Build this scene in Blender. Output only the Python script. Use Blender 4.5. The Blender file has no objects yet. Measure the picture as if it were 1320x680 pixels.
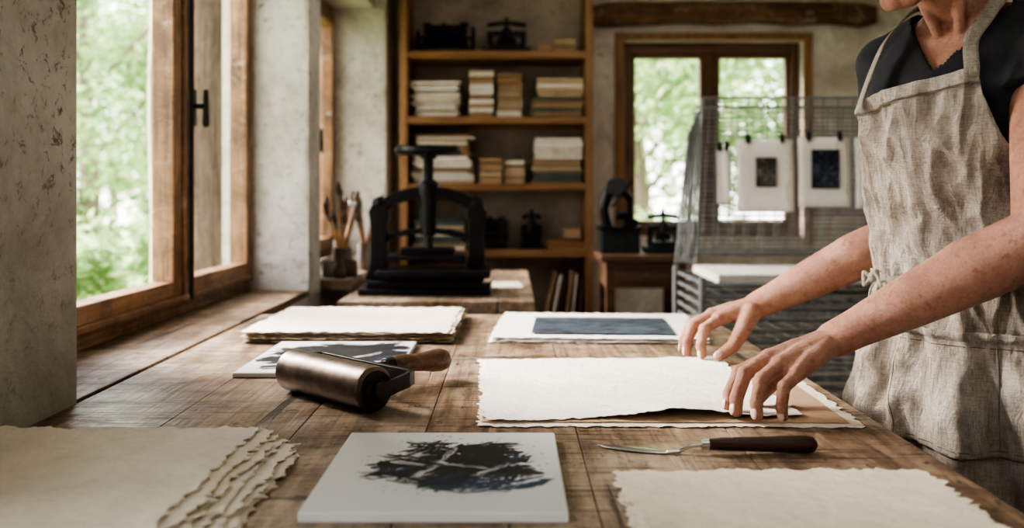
import bpy, bmesh, math, random
import numpy as np
from mathutils import Vector, Matrix, noise
random.seed(7)
scn = bpy.context.scene
COL = scn.collection
V = Vector
R = random.uniform

# ------------------------------------------------------------------ materials
def nmat(name):
    m = bpy.data.materials.new(name); m.use_nodes = True
    nt = m.node_tree
    return m, nt, nt.nodes['Principled BSDF']
def nd(nt, t, **kw):
    n = nt.nodes.new(t)
    for k, v in kw.items():
        setattr(n, k, v)
    return n
def c4(c): return (c[0], c[1], c[2], 1)
def coords(nt, scale=(1, 1, 1), rot=(0, 0, 0), island=False):
    tc = nd(nt, 'ShaderNodeTexCoord')
    mp = nd(nt, 'ShaderNodeMapping')
    mp.inputs['Scale'].default_value = scale
    mp.inputs['Rotation'].default_value = rot
    nt.links.new(tc.outputs['Object'], mp.inputs['Vector'])
    if island:
        g = nd(nt, 'ShaderNodeNewGeometry')
        ml = nd(nt, 'ShaderNodeMath', operation='MULTIPLY'); ml.inputs[1].default_value = 37.0
        nt.links.new(g.outputs['Random Per Island'], ml.inputs[0])
        nt.links.new(ml.outputs[0], mp.inputs['Location'])
    return mp.outputs['Vector']
def ntex(nt, vec, scale, detail=6, rough=.6, dist=0.0):
    n = nd(nt, 'ShaderNodeTexNoise')
    n.inputs['Scale'].default_value = scale; n.inputs['Detail'].default_value = detail
    n.inputs['Roughness'].default_value = rough; n.inputs['Distortion'].default_value = dist
    nt.links.new(vec, n.inputs['Vector'])
    return n.outputs['Fac']
def ramp(nt, fac, stops):
    r = nd(nt, 'ShaderNodeValToRGB')
    e = r.color_ramp.elements
    while len(e) < len(stops): e.new(.5)
    for i, (p, c) in enumerate(stops):
        e[i].position = p; e[i].color = c4(c)
    nt.links.new(fac, r.inputs['Fac'])
    return r.outputs['Color']
def mix(nt, a, b, fac, mode='MIX'):
    m = nd(nt, 'ShaderNodeMix', data_type='RGBA', blend_type=mode)
    for s, x in ((0, fac), (6, a), (7, b)):
        if isinstance(x, (int, float)): m.inputs[s].default_value = x
        elif isinstance(x, (tuple, list)): m.inputs[s].default_value = c4(x)
        else: nt.links.new(x, m.inputs[s])
    return m.outputs[2]
def bump(nt, b, h, strength=.3, dist=.01):
    bp = nd(nt, 'ShaderNodeBump')
    bp.inputs['Strength'].default_value = strength; bp.inputs['Distance'].default_value = dist
    nt.links.new(h, bp.inputs['Height']); nt.links.new(bp.outputs['Normal'], b.inputs['Normal'])
def math_(nt, op, a, b=None, clamp=False):
    m = nd(nt, 'ShaderNodeMath', operation=op); m.use_clamp = clamp
    for i, x in enumerate((a, b)):
        if x is None: continue
        if isinstance(x, (int, float)): m.inputs[i].default_value = x
        else: nt.links.new(x, m.inputs[i])
    return m.outputs[0]

def wood(name, c1, c2, axis=1, rough=.5, stain=None, gs=1.0, pv=.78, worn=False):
    m, nt, b = nmat(name)
    sc = [9 * gs] * 3; sc[axis] = .8 * gs
    v = coords(nt, sc, island=True)
    n1 = ntex(nt, v, 2.0, 8, .65, 1.2)
    col = ramp(nt, n1, [(.30, c1), (.66, c2)])
    sc2 = [60 * gs] * 3; sc2[axis] = 2.0
    v2 = coords(nt, sc2, island=True)
    n2 = ntex(nt, v2, 1.6, 4, .6)
    f = ramp(nt, n2, [(.32, (.5, .48, .46)), (.56, (1, 1, 1))])
    col = mix(nt, col, f, .85, 'MULTIPLY')
    g = nd(nt, 'ShaderNodeNewGeometry')
    pr = ramp(nt, g.outputs['Random Per Island'], [(0, (pv, pv, pv)), (1, (1.0, 1.0, 1.0))])
    col = mix(nt, col, pr, 1.0, 'MULTIPLY')
    hgt = n2
    if worn:
        w1 = ntex(nt, coords(nt, (1, 1, 1)), 7, 9, .75, .8)
        col = mix(nt, col, ramp(nt, w1, [(.44, (1, 1, 1)), (.60, (.46, .42, .40))]), .8, 'MULTIPLY')
        w2 = ntex(nt, coords(nt, (1, 1, 1)), 16, 8, .75, .8)
        col = mix(nt, col, (.52, .42, .32), ramp(nt, w2, [(.56, (0, 0, 0)), (.68, (.6, .6, .6))]))
    if stain:
        v3 = coords(nt, (1, 1, 1))
        s1 = ntex(nt, v3, 3.6, 10, .74, .8)
        sm = ramp(nt, s1, [(.42, (1, 1, 1)), (.52, (.68, .64, .60)), (.66, stain)])
        col = mix(nt, col, sm, .92, 'MULTIPLY')
        s0 = ntex(nt, v3, 2.1, 8, .7, 1.4)
        col = mix(nt, col, (.64, .54, .43), ramp(nt, s0, [(.45, (0, 0, 0)), (.68, (.6, .6, .6))]))
        s6 = ntex(nt, coords(nt, (1, .35, 1)), 16, 10, .8, 1.0)
        col = mix(nt, col, ramp(nt, s6, [(.46, (1, 1, 1)), (.60, (.58, .53, .49))]), .75, 'MULTIPLY')
        s2 = ntex(nt, v3, 55, 4, .6, 1.0)
        sp = ramp(nt, s2, [(.63, (1, 1, 1)), (.67, (.10, .09, .10))])
        col = mix(nt, col, sp, .85, 'MULTIPLY')
        s4 = ntex(nt, v3, 7, 7, .64, 2.4)
        ib = ramp(nt, s4, [(.62, (1, 1, 1)), (.66, (.22, .20, .22))])
        col = mix(nt, col, ib, .8, 'MULTIPLY')
        s7 = ntex(nt, coords(nt, (34, 1.1, 1)), 1.0, 5, .55, .5)     # long drying cracks along the grain
        ck = ramp(nt, s7, [(.655, (0, 0, 0)), (.675, (1, 1, 1))])
        col = mix(nt, col, (.05, .032, .02), math_(nt, 'MULTIPLY', ck, .8))
        hgt = math_(nt, 'SUBTRACT', hgt, math_(nt, 'MULTIPLY', ck, 2.0))
        for k, (ang, sx_, sy_, th) in enumerate(((.15, 3, 120, .63), (1.2, 4, 150, .64), (-.6, 3, 130, .64), (1.55, 3, 90, .61), (.7, 6, 220, .63))):
            vs = coords(nt, (sx_, sy_, 1), (0, 0, ang))
            sc_ = ntex(nt, vs, 1.0, 3, .5, .3)
            col = mix(nt, col, ramp(nt, sc_, [(th, (1, 1, 1)), (th + .04, (.28, .23, .20))]), .7, 'MULTIPLY')
            hgt = math_(nt, 'SUBTRACT', hgt, ramp(nt, sc_, [(th, (0, 0, 0)), (th + .04, (.8, .8, .8))]))
        s3 = ntex(nt, v3, 3.0, 8, .7, 2.0)
        sr = ramp(nt, s3, [(.35, (rough - .16,) * 3), (.65, (rough + .2,) * 3)])
        nt.links.new(sr, b.inputs['Roughness'])
    else:
        b.inputs['Roughness'].default_value = rough
    nt.links.new(col, b.inputs['Base Color'])
    bump(nt, b, hgt, .55, .004)
    return m
def plaster(name, c1, c2, sp=(.45, .38, .3), bs=.6, lumps=.5, st=.57):
    m, nt, b = nmat(name)
    v = coords(nt)
    n1 = ntex(nt, v, 2.6, 10, .75, .5)
    col = ramp(nt, n1, [(.38, c1), (.58, c2)])
    n2 = ntex(nt, v, 34, 8, .8, .6)
    s = ramp(nt, n2, [(st, (1, 1, 1)), (st + .08, sp)])
    n5 = ntex(nt, v, 2.2, 4, .6)
    col = mix(nt, col, s, ramp(nt, n5, [(.38, (.2,) * 3), (.60, (.95,) * 3)]), 'MULTIPLY')
    nt.links.new(col, b.inputs['Base Color']); b.inputs['Roughness'].default_value = .92
    n3 = ntex(nt, v, 26, 12, .82, .3)
    n4 = ntex(nt, v, 6, 4, .6)
    bump(nt, b, math_(nt, 'ADD', n3, math_(nt, 'MULTIPLY', n4, lumps * 3)), bs, .03)
    return m
def plain(name, c, rough=.5, metal=0, var=.25, scale=20, bs=.1, coat=0):
    m, nt, b = nmat(name)
    v = coords(nt)
    n1 = ntex(nt, v, scale, 6, .65)
    lo = tuple(x * (1 - var) for x in c); hi = tuple(min(1, x * (1 + var)) for x in c)
    nt.links.new(ramp(nt, n1, [(.3, lo), (.7, hi)]), b.inputs['Base Color'])
    b.inputs['Roughness'].default_value = rough; b.inputs['Metallic'].default_value = metal
    if coat: b.inputs['Coat Weight'].default_value = coat
    if bs: bump(nt, b, n1, bs, .004)
    return m
def paper(name, c, var=.08, isl=(.90, .87, .82)):
    m, nt, b = nmat(name)
    v = coords(nt)
    n1 = ntex(nt, v, 9, 10, .75)
    lo = tuple(x * (1 - var * 1.3) for x in c); hi = tuple(min(1, x * (1 + var)) for x in c)
    col = ramp(nt, n1, [(.35, lo), (.65, hi)])
    n2 = ntex(nt, coords(nt, (1, 1, 1)), 150, 4, .7, 1.5)
    s = ramp(nt, n2, [(.60, (1, 1, 1)), (.68, (.74, .64, .52))])
    col = mix(nt, col, s, .75, 'MULTIPLY')
    for k, ang in enumerate((.4, 1.9)):
        fb = ntex(nt, coords(nt, (26, 300, 1), (0, 0, ang)), 1, 2, .5, 1.2)
        col = mix(nt, col, ramp(nt, fb, [(.66, (1, 1, 1)), (.69, (.70, .60, .50))]), .6, 'MULTIPLY')
    g = nd(nt, 'ShaderNodeNewGeometry')
    pr = ramp(nt, g.outputs['Random Per Island'], [(0, isl), (1, (1, 1, 1))])
    col = mix(nt, col, pr, 1.0, 'MULTIPLY')
    nt.links.new(col, b.inputs['Base Color']); b.inputs['Roughness'].default_value = .9
    n3 = ntex(nt, v, 70, 8, .75)
    n4 = ntex(nt, v, 14, 4, .6)
    bump(nt, b, math_(nt, 'ADD', n3, math_(nt, 'MULTIPLY', n4, 1.5)), .7, .004)
    return m

M_table = wood('table_wood', (.19, .118, .072), (.56, .41, .285), 1, .42, stain=(.38, .33, .29), pv=.86)
M_sill = wood('sill_wood', (.17, .105, .06), (.42, .295, .19), 1, .5, stain=(.5, .42, .36))
M_winw = wood('window_wood', (.17, .08, .035), (.44, .245, .12), 2, .5, worn=True)
M_winw_h = wood('window_wood_rail', (.17, .08, .035), (.44, .245, .12), 1, .5, worn=True)
M_dark = wood('dark_window_wood', (.10, .045, .02), (.24, .12, .055), 2, .55)
M_shelf = wood('shelf_wood', (.24, .115, .045), (.44, .235, .105), 0, .5)
M_shelfv = wood('shelf_wood_upright', (.22, .105, .045), (.42, .225, .10), 2, .5)
M_desk = wood('desk_wood', (.10, .05, .03), (.26, .14, .08), 0, .5)
M_beam = wood('beam_wood', (.12, .06, .03), (.30, .17, .09), 0, .8, worn=True)
M_grey = wood('weathered_timber', (.16, .10, .07), (.62, .50, .40), 2, .85, worn=True)
M_handle = wood('handle_wood', (.10, .045, .02), (.27, .14, .07), 0, .35, gs=3)
M_knifeh = wood('knife_handle_wood', (.03, .015, .01), (.09, .04, .025), 0, .3, gs=3)
M_floor = wood('floor_boards', (.10, .07, .05), (.24, .17, .12), 1, .6)
M_plast = plaster('rough_plaster', (.62, .57, .51), (.86, .82, .765), (.33, .25, .18), .8, .7, .55)
M_plast2 = plaster('old_lime_plaster', (.58, .51, .43), (.88, .83, .76), (.42, .32, .24), .6)
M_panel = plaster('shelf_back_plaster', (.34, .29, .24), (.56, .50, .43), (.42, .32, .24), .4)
M_ceil = plaster('ceiling_plaster', (.7, .67, .62), (.85, .82, .78), bs=.2)
M_iron = plain('black_cast_iron', (.012, .012, .014), .36, .6, .4, 30, .3)
M_iron2 = plain('green_black_iron', (.025, .035, .035), .42, .4, .4, 30, .2)
M_steel = plain('worn_steel', (.19, .15, .12), .36, .92, .6, 14, .25)
M_bright = plain('polished_steel', (.62, .62, .62), .22, 1, .1, 20, .02)
M_wire = plain('grey_wire', (.24, .25, .25), .5, .4, .2, 20, 0)
M_hdl = plain('blackened_handle', (.03, .028, .026), .45, .6, .2, 20, .05)
M_pw = paper('white_paper', (.87, .835, .785))
M_pw2 = paper('bright_white_paper', (.90, .875, .845), .05, (.95, .93, .91))
M_pc = paper('cream_paper', (.87, .80, .715))
M_pk = paper('kraft_paper', (.50, .36, .24))
M_pb = paper('beige_book_paper', (.55, .42, .29), .1, (.6, .5, .42))
M_box = paper('cardboard', (.45, .30, .18), .1, (.7, .62, .55))
M_green = plain('green_board', (.08, .12, .10), .7)
M_jar = plain('stoneware', (.12, .09, .08), .4, 0, .3, 12)
M_jar2 = plain('tin_can_metal', (.35, .33, .31), .4, .8)
M_brist = plain('bristle', (.16, .11, .08), .8)
M_bh = plain('brush_handle_wood', (.52, .32, .16), .5)
M_slab = plain('glazed_white_slab', (.70, .71, .71), .3, 0, .05, 8, .02)

def ink_layer_mat():
    m, nt, b = nmat('printing_ink')
    a = nd(nt, 'ShaderNodeAttribute'); a.attribute_name = 'ink'
    s = nd(nt, 'ShaderNodeSeparateColor'); nt.links.new(a.outputs['Color'], s.inputs['Color'])
    n = ntex(nt, coords(nt), 14, 6, .6)
    base = mix(nt, (.60, .625, .64), (.73, .735, .735), n)
    base = mix(nt, base, (.36, .39, .43), s.outputs['Blue'])
    inkc = mix(nt, (.005, .006, .009), (.018, .050, .115), s.outputs['Green'])
    nt.links.new(mix(nt, base, inkc, s.outputs['Red']), b.inputs['Base Color'])
    nt.links.new(ramp(nt, s.outputs['Red'], [(0, (.32,) * 3), (1, (.45,) * 3)]), b.inputs['Roughness'])
    bump(nt, b, s.outputs['Red'], .4, .001)
    return m
M_ink = ink_layer_mat()

def glass_mat():
    m = bpy.data.materials.new('window_glass'); m.use_nodes = True
    nt = m.node_tree; nt.nodes.clear()
    o = nd(nt, 'ShaderNodeOutputMaterial'); t = nd(nt, 'ShaderNodeBsdfTransparent'); g = nd(nt, 'ShaderNodeBsdfGlossy')
    g.inputs['Roughness'].default_value = .03; mx = nd(nt, 'ShaderNodeMixShader'); mx.inputs[0].default_value = .05
    nt.links.new(t.outputs[0], mx.inputs[1]); nt.links.new(g.outputs[0], mx.inputs[2]); nt.links.new(mx.outputs[0], o.inputs[0])
    return m
M_glass = glass_mat()
def leaf_mat():
    m = bpy.data.materials.new('leaves'); m.use_nodes = True
    nt = m.node_tree; nt.nodes.clear()
    o = nd(nt, 'ShaderNodeOutputMaterial'); d = nd(nt, 'ShaderNodeBsdfDiffuse'); t = nd(nt, 'ShaderNodeBsdfTranslucent')
    g = nd(nt, 'ShaderNodeNewGeometry')
    c = ramp(nt, g.outputs['Random Per Island'], [(0, (.13, .24, .08)), (.5, (.30, .43, .19)), (1, (.60, .68, .42))])
    nt.links.new(c, d.inputs[0]); nt.links.new(c, t.inputs[0])
    mx = nd(nt, 'ShaderNodeMixShader'); mx.inputs[0].default_value = .5
    nt.links.new(d.outputs[0], mx.inputs[1]); nt.links.new(t.outputs[0], mx.inputs[2]); nt.links.new(mx.outputs[0], o.inputs[0])
    return m
M_leaf = leaf_mat()
M_grass = plain('meadow_grass', (.30, .40, .18), .9, 0, .4, 3)
M_bark = plain('bark', (.16, .12, .09), .9)

def skin_mat():
    m, nt, b = nmat('skin')
    v = coords(nt)
    n1 = ntex(nt, v, 16, 8, .65, .3)
    col = ramp(nt, n1, [(.3, (.33, .15, .10)), (.5, (.48, .25, .175)), (.72, (.60, .36, .265))])
    n2 = ntex(nt, v, 240, 4, .6)
    col = mix(nt, col, ramp(nt, n2, [(.3, (.76, .66, .62)), (.6, (1, 1, 1))]), .7, 'MULTIPLY')
    n5 = ntex(nt, v, 70, 3, .5)
    col = mix(nt, col, ramp(nt, n5, [(.60, (1, 1, 1)), (.68, (.72, .57, .49))]), .6, 'MULTIPLY')
    nt.links.new(col, b.inputs['Base Color'])
    b.inputs['Roughness'].default_value = .46
    b.inputs['Subsurface Weight'].default_value = .06
    b.inputs['Subsurface Radius'].default_value = (.01, .004, .002)
    b.inputs['Subsurface Scale'].default_value = .5
    n3 = ntex(nt, v, 130, 10, .8, 1.2)
    n4 = ntex(nt, v, 30, 5, .65, .8)
    bump(nt, b, math_(nt, 'ADD', n3, n4), .85, .0034)
    return m
M_skin = skin_mat()
M_nail = plain('finger_nail', (.66, .44, .37), .3, 0, .05, 20, 0)
M_lips = plain('lips', (.50, .20, .17), .4, 0, .1)
M_eye = plain('eye_white', (.8, .78, .75), .2, 0, .03, 10, 0)
M_iris = plain('iris', (.06, .04, .03), .2, 0, .1, 10, 0)
M_hair = plain('brown_hair', (.07, .04, .025), .5, 0, .4, 60, .6)
M_shirt = plain('black_cotton', (.012, .013, .017), .85, 0, .2, 60, .3)
M_jeans = plain('dark_denim', (.03, .035, .05), .9)
M_shoe = plain('brown_leather', (.10, .06, .04), .5)
M_thread = plain('dark_seam_thread', (.17, .14, .11), .9, 0, .2)
def linen():
    m, nt, b = nmat('washed_linen')
    v = coords(nt)
    n1 = ntex(nt, v, 9, 8, .65)
    col = ramp(nt, n1, [(.3, (.38, .335, .285)), (.7, (.58, .525, .46))])
    va = ntex(nt, coords(nt, (240, 240, 30)), 1.5, 3, .6)
    vb = ntex(nt, coords(nt, (50, 50, 380)), 1.5, 3, .6)
    w = math_(nt, 'ADD', va, vb)
    col = mix(nt, col, ramp(nt, math_(nt, 'MULTIPLY', w, .5), [(.38, (.62, .59, .56)), (.58, (1, 1, 1))]), .85, 'MULTIPLY')
    st = ntex(nt, v, 5, 6, .65, 1.2)
    col = mix(nt, col, ramp(nt, st, [(.48, (1, 1, 1)), (.64, (.66, .62, .59))]), .8, 'MULTIPLY')
    nt.links.new(col, b.inputs['Base Color']); b.inputs['Roughness'].default_value = .95
    n4 = ntex(nt, coords(nt, (26, 26, 10)), 1.6, 8, .72, 1.2)
    bump(nt, b, math_(nt, 'ADD', math_(nt, 'MULTIPLY', w, .12), n4), .9, .015)
    return m
M_linen = linen()
def print_mat(name, lo, hi, s, a=.42, z=.58, sc=(1, 1, 1)):
    m, nt, b = nmat(name)
    n = ntex(nt, coords(nt, sc), s, 9, .75, 1.8)
    nt.links.new(ramp(nt, n, [(a, lo), (z, hi)]), b.inputs['Base Color']); b.inputs['Roughness'].default_value = .7
    return m
M_blueprint = print_mat('blue_black_print_ink', (.003, .006, .013), (.11, .16, .22), 7, .42, .66, (1, 3.0, 1))
M_printg = print_mat('grey_etching_ink', (.012, .012, .012), (.30, .28, .25), 34, .46, .64)
M_printb = print_mat('navy_etching_ink', (.003, .006, .016), (.14, .18, .26), 24, .48, .66)

# ------------------------------------------------------------------ mesh builder
def empty(name, loc):
    e = bpy.data.objects.new(name, None); e.location = loc; e.empty_display_size = .1
    COL.objects.link(e); return e
class MB:
    def __init__(s): s.bm = bmesh.new()
    def _fin(s, geomverts, mi):
        fs = set()
        for v in geomverts:
            for f in v.link_faces: fs.add(f)
        for f in fs: f.material_index = mi
    def box(s, x0, x1, y0, y1, z0, z1, mi=0, rot=None, piv=None):
        g = bmesh.ops.create_cube(s.bm, size=1)['verts']
        c = V(((x0 + x1) / 2, (y0 + y1) / 2, (z0 + z1) / 2))
        for v in g: v.co = V((v.co.x * (x1 - x0), v.co.y * (y1 - y0), v.co.z * (z1 - z0))) + c
        if rot:
            p = piv or c
            m = rot if isinstance(rot, Matrix) else Matrix.Rotation(rot, 3, 'Z')
            for v in g: v.co = m @ (v.co - p) + p
        s._fin(g, mi); return g
    def cyl(s, p0, p1, r0, r1=None, seg=20, mi=0):
        p0 = V(p0); p1 = V(p1); r1 = r0 if r1 is None else r1
        d = p1 - p0
        M = Matrix.Translation((p0 + p1) / 2) @ d.to_track_quat('Z', 'Y').to_matrix().to_4x4()
        g = bmesh.ops.create_cone(s.bm, cap_ends=True, segments=seg, radius1=r0, radius2=r1, depth=d.length, matrix=M)['verts']
        s._fin(g, mi); return g
    def sph(s, c, r, sc=(1, 1, 1), mi=0, M=None, seg=20):
        T = Matrix.Translation(V(c)) @ (M.to_4x4() if M else Matrix.Identity(4)) @ Matrix.Diagonal((sc[0], sc[1], sc[2], 1))
        g = bmesh.ops.create_uvsphere(s.bm, u_segments=seg, v_segments=max(8, seg // 2), radius=r, matrix=T)['verts']
        s._fin(g, mi); return g
    def chain(s, pts, rads, mi=0, seg=16, open_end=False, open_start=False):
        for i in range(len(pts) - 1): s.cyl(pts[i], pts[i + 1], rads[i], rads[i + 1], seg, mi)
        for i in range(len(pts)):
            if open_end and i == len(pts) - 1: continue
            if open_start and i == 0: continue
            s.sph(pts[i], rads[i], mi=mi, seg=seg)
    def prism(s, poly, z0, z1, mi=0):
        b = [s.bm.verts.new((x, y, z0)) for x, y in poly]; t = [s.bm.verts.new((x, y, z1)) for x, y in poly]
        n = len(poly)
        fs = [s.bm.faces.new(b[::-1]), s.bm.faces.new(t)]
        for i in range(n): fs.append(s.bm.faces.new((b[i], b[(i + 1) % n], t[(i + 1) % n], t[i])))
        for f in fs: f.material_index = mi
    def loft(s, rings, mi=0, cap=True, closed=True):
        vs = [[s.bm.verts.new(p) for p in r] for r in rings]
        n = len(vs[0])
        for i in range(len(vs) - 1):
            for j in range(n if closed else n - 1):
                k = (j + 1) % n
                f = s.bm.faces.new((vs[i][j], vs[i][k], vs[i + 1][k], vs[i + 1][j])); f.material_index = mi
        if cap and closed:
            a = s.bm.faces.new(vs[0][::-1]); b = s.bm.faces.new(vs[-1]); a.material_index = b.material_index = mi
    def lathe(s, org, axis, prof, mi=0, seg=28):
        org = V(org); q = V(axis).normalized().to_track_quat('Z', 'Y').to_matrix()
        rings = []
        for t, r in prof:
            rings.append([org + q @ V((r * math.cos(2 * math.pi * j / seg), r * math.sin(2 * math.pi * j / seg), t)) for j in range(seg)])
        s.loft(rings, mi)
    def torus(s, c, Rr, r, M=None, mi=0, seg=36, rs=10, sz=1.0):
        M = M or Matrix.Identity(3); c = V(c)
        vs = []
        for i in range(seg):
            a = 2 * math.pi * i / seg
            vs.append([s.bm.verts.new(c + M @ V(((Rr + r * math.cos(b)) * math.cos(a), (Rr + r * math.cos(b)) * math.sin(a), sz * r * math.sin(b)))) for b in [2 * math.pi * j / rs for j in range(rs)]])
        for i in range(seg):
            for j in range(rs):
                f = s.bm.faces.new((vs[i][j], vs[(i + 1) % seg][j], vs[(i + 1) % seg][(j + 1) % rs], vs[i][(j + 1) % rs])); f.material_index = mi
    def done(s, name, mats, parent=None, smooth=True, bevel=0, ang=35, recalc=True):
        if recalc: bmesh.ops.recalc_face_normals(s.bm, faces=s.bm.faces[:])
        xs = [v.co for v in s.bm.verts]
        mn = V((min(v.x for v in xs), min(v.y for v in xs), min(v.z for v in xs)))
        mx = V((max(v.x for v in xs), max(v.y for v in xs), max(v.z for v in xs)))
        o = (mn + mx) / 2
        for v in s.bm.verts: v.co -= o
        me = bpy.data.meshes.new(name); s.bm.to_mesh(me); s.bm.free()
        for m in (mats if isinstance(mats, (list, tuple)) else [mats]): me.materials.append(m)
        ob = bpy.data.objects.new(name, me); COL.objects.link(ob)
        if parent: ob.parent = parent; ob.location = o - parent.location
        else: ob.location = o
        if smooth:
            for p in me.polygons: p.use_smooth = True
            me.set_sharp_from_angle(angle=math.radians(ang))
        if bevel:
            b = ob.modifiers.new('bevel', 'BEVEL'); b.width = bevel; b.segments = 2; b.limit_method = 'ANGLE'; b.harden_normals = False
        return ob

# ------------------------------------------------------------------ room shell
TZ = .88
WX = -.70
RX = 2.5; BY = 4.87; FY = -1.5; CZ = 2.6
def rough_panel(mb, p0, p1, z0, z1, amp, nrm, n, m, seed):
    """hand-trowelled plaster face: a subdivided, gently uneven skin"""
    p0 = V((p0[0], p0[1], 0)); p1 = V((p1[0], p1[1], 0)); nrm = V(nrm)
    rows = []
    for j in range(m + 1):
        z = z0 + (z1 - z0) * j / m; r = []
        for i in range(n + 1):
            q = p0.lerp(p1, i / n); q = V((q.x, q.y, z))
            ed = min(1, min(i, n - i) / 2.0)
            k = amp * (noise.noise(q * 3.2 + V((seed, 0, 0))) + .5 * noise.noise(q * 9 + V((seed, 5, 0))) + .35 * noise.noise(q * 26))
            r.append(q + nrm * (.004 + (k + amp * .3) * ed))
        rows.append(r)
    mb.loft(rows, cap=False, closed=False)
mb = MB()
NE = 1.455
mb.prism([(WX, FY), (WX, -.8), (-1.0, -.8), (-1.0, FY)], 0, CZ)
mb.prism([(WX, .6), (WX, NE), (-.91, 1.72), (-1.0, 1.72), (-1.0, .6)], 0, CZ)
mb.prism([(-.91, 3.14), (WX + .005, 3.14), (WX, 3.30), (-.91, 3.5), (-1.0, 3.5), (-1.0, 3.14)], 0, CZ)
mb.prism([(-1.0, 4.6), (-.91, 4.6), (-.64, 4.62), (-.62, BY), (-1.0, BY)], 0, CZ)
for a, b2 in ((-.8, .6), (1.72, 3.14), (3.5, 4.6)):
    mb.box(-1.0, WX - .0, a, b2, 0, .858)
    mb.box(-1.0, WX - .0, a, b2, 2.15, CZ)
mb.prism([(WX, NE), (WX, 1.72), (-.91, 1.72)], 0, .858); mb.prism([(WX, NE), (WX, 1.72), (-.91, 1.72)], 2.15, CZ)
mb.prism([(WX, 3.30), (WX, 3.5), (-.91, 3.5)], 0, .858); mb.prism([(WX, 3.30), (WX, 3.5), (-.91, 3.5)], 2.15, CZ)
rough_panel(mb, (WX, .6), (WX, NE), TZ - .02, 2.2, .007, (1, 0, 0), 110, 160, 3)
rough_panel(mb, (-.905, 3.137), (WX, 3.137), TZ, 2.15, .008, (0, -1, 0), 30, 140, 8)
rough_panel(mb, (WX, 3.14), (WX, 3.30), TZ - .02, 2.2, .007, (1, 0, 0), 20, 130, 12)
rough_panel(mb, (-.905, 4.598), (-.64, 4.618), TZ, 2.15, .007, (0, -1, 0), 30, 130, 17)
wl = mb.done('wall_left', M_plast, smooth=False, bevel=0, recalc=True)
for p_ in wl.data.polygons: p_.use_smooth = True
wl.data.set_sharp_from_angle(angle=math.radians(50))
mb = MB()
mb.box(-1.0, .60, BY, BY + .28, 0, CZ); mb.box(1.556, RX + .2, BY, BY + .28, 0, CZ)
mb.box(.60, 1.556, BY, BY + .28, 0, .982); mb.box(.60, 1.556, BY, BY + .28, 2.03, CZ)
mb.done('wall_back', M_plast2, smooth=False)
mb = MB(); mb.box(RX, RX + .2, FY, BY, 0, CZ); mb.done('wall_right', M_plast2, smooth=False)
mb = MB(); mb.box(-1.0, RX + .2, FY - .2, FY, 0, CZ); mb.done('wall_front', M_plast, smooth=False)
mb = MB()
for i in range(18):
    x = -1.0 + i * .206
    mb.box(x, x + .202, FY - .2, BY + .28, -.06, 0)
mb.done('floor', M_floor, smooth=False)
mb = MB(); mb.box(-1.0, RX + .2, FY - .2, BY + .28, CZ, CZ + .1); mb.done('ceiling', M_ceil, smooth=False)
mb = MB()
mb.prism([(WX, NE + .005), (WX, 3.135), (-1.02, 3.135), (-1.02, 1.73), (-.91, 1.73)], .86, TZ)
mb.done('trim_1', M_sill, smooth=False, bevel=.002)
mb = MB()
mb.prism([(-.58, 3.31), (-.58, 4.58), (-.90, 4.58), (-.90, 3.5), (WX + .003, 3.31)], .86, .90)
mb.box(-.62, -.59, 3.5, 3.53, 0, .86); mb.box(-.62, -.59, 4.5, 4.53, 0, .86)
mb.done('window_ledge', M_sill, smooth=False, bevel=.003)

def window_x(name, y0, y1, ym, z0, z1, wst=.13):
    e = empty(name, (-.93, (y0 + y1) / 2, (z0 + z1) / 2))
    f0, f1 = -.965, -.905
    mb = MB()
    mb.box(f0, f1, y0, y0 + .03, z0, z1); mb.box(f0, f1, y1 - .028, y1, z0, z1)
    mb.done('frame_jambs', M_winw, e, False, .003)
    mb = MB(); mb.box(f0, f1, y0 + .03, y1 - .028, z0 + .0005, z0 + .035); mb.box(f0, f1, y0 + .03, y1 - .028, z1 - .04, z1)
    mb.done('frame_head_and_sill', M_winw_h, e, False, .003)
    for k, (a, b, s0, s1) in enumerate(((y0 + .032, ym - .006, .06, wst), (ym + .006, y1 - .030, .042, .036))):
        zb = z0 + .036; zt = z1 - .042
        mb = MB(); mb.box(-.953, -.893, a, a + s0, zb, zt); mb.box(-.953, -.893, b - s1, b, zb, zt)
        if k == 0: mb.box(-.945, -.885, b - s1 * .45, b - s1 * .2, zb, zt)
        mb.done('casement_%d_stiles' % (k + 1), M_winw, e, False, .004)
        mb = MB(); mb.box(-.952, -.894, a + s0, b - s1, zb, zb + .062); mb.box(-.952, -.894, a + s0, b - s1, zt - .06, zt)
        mb.box(-.90, -.882, a + .01, b - .01, zb + .004, zb + .022)
        mb.done('casement_%d_rails' % (k + 1), M_winw_h, e, False, .004)
        mb = MB(); mb.box(-.937, -.933, a + s0 - .005, b - s1 + .005, zb + .055, zt - .055)
        mb.done('glass_%d' % (k + 1), M_glass, e, False)
    mb = MB()
    mb.cyl((-.886, ym, z0 + .04), (-.886, ym, z1 - .05), .006, seg=10)
    mb.box(-.893, -.882, ym + .012, ym + .034, 1.40, 1.50)
    mb.cyl((-.885, ym + .022, 1.455), (-.855, ym + .022, 1.455), .007, seg=12)
    mb.chain([(-.853, ym + .022, 1.495), (-.853, ym + .022, 1.455), (-.853, ym + .022, 1.405)], [.007, .008, .0095], seg=12)
    mb.done('handle', M_hdl, e)
    return e
window_x('window_1', 1.735, 3.135, 2.515, TZ, 2.15, .105)
window_x('window_2', 3.505, 4.595, 4.05, .90, 2.15, .06)
window_x('window_3', -.795, .595, -.1, .86, 2.15, .06)

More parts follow.
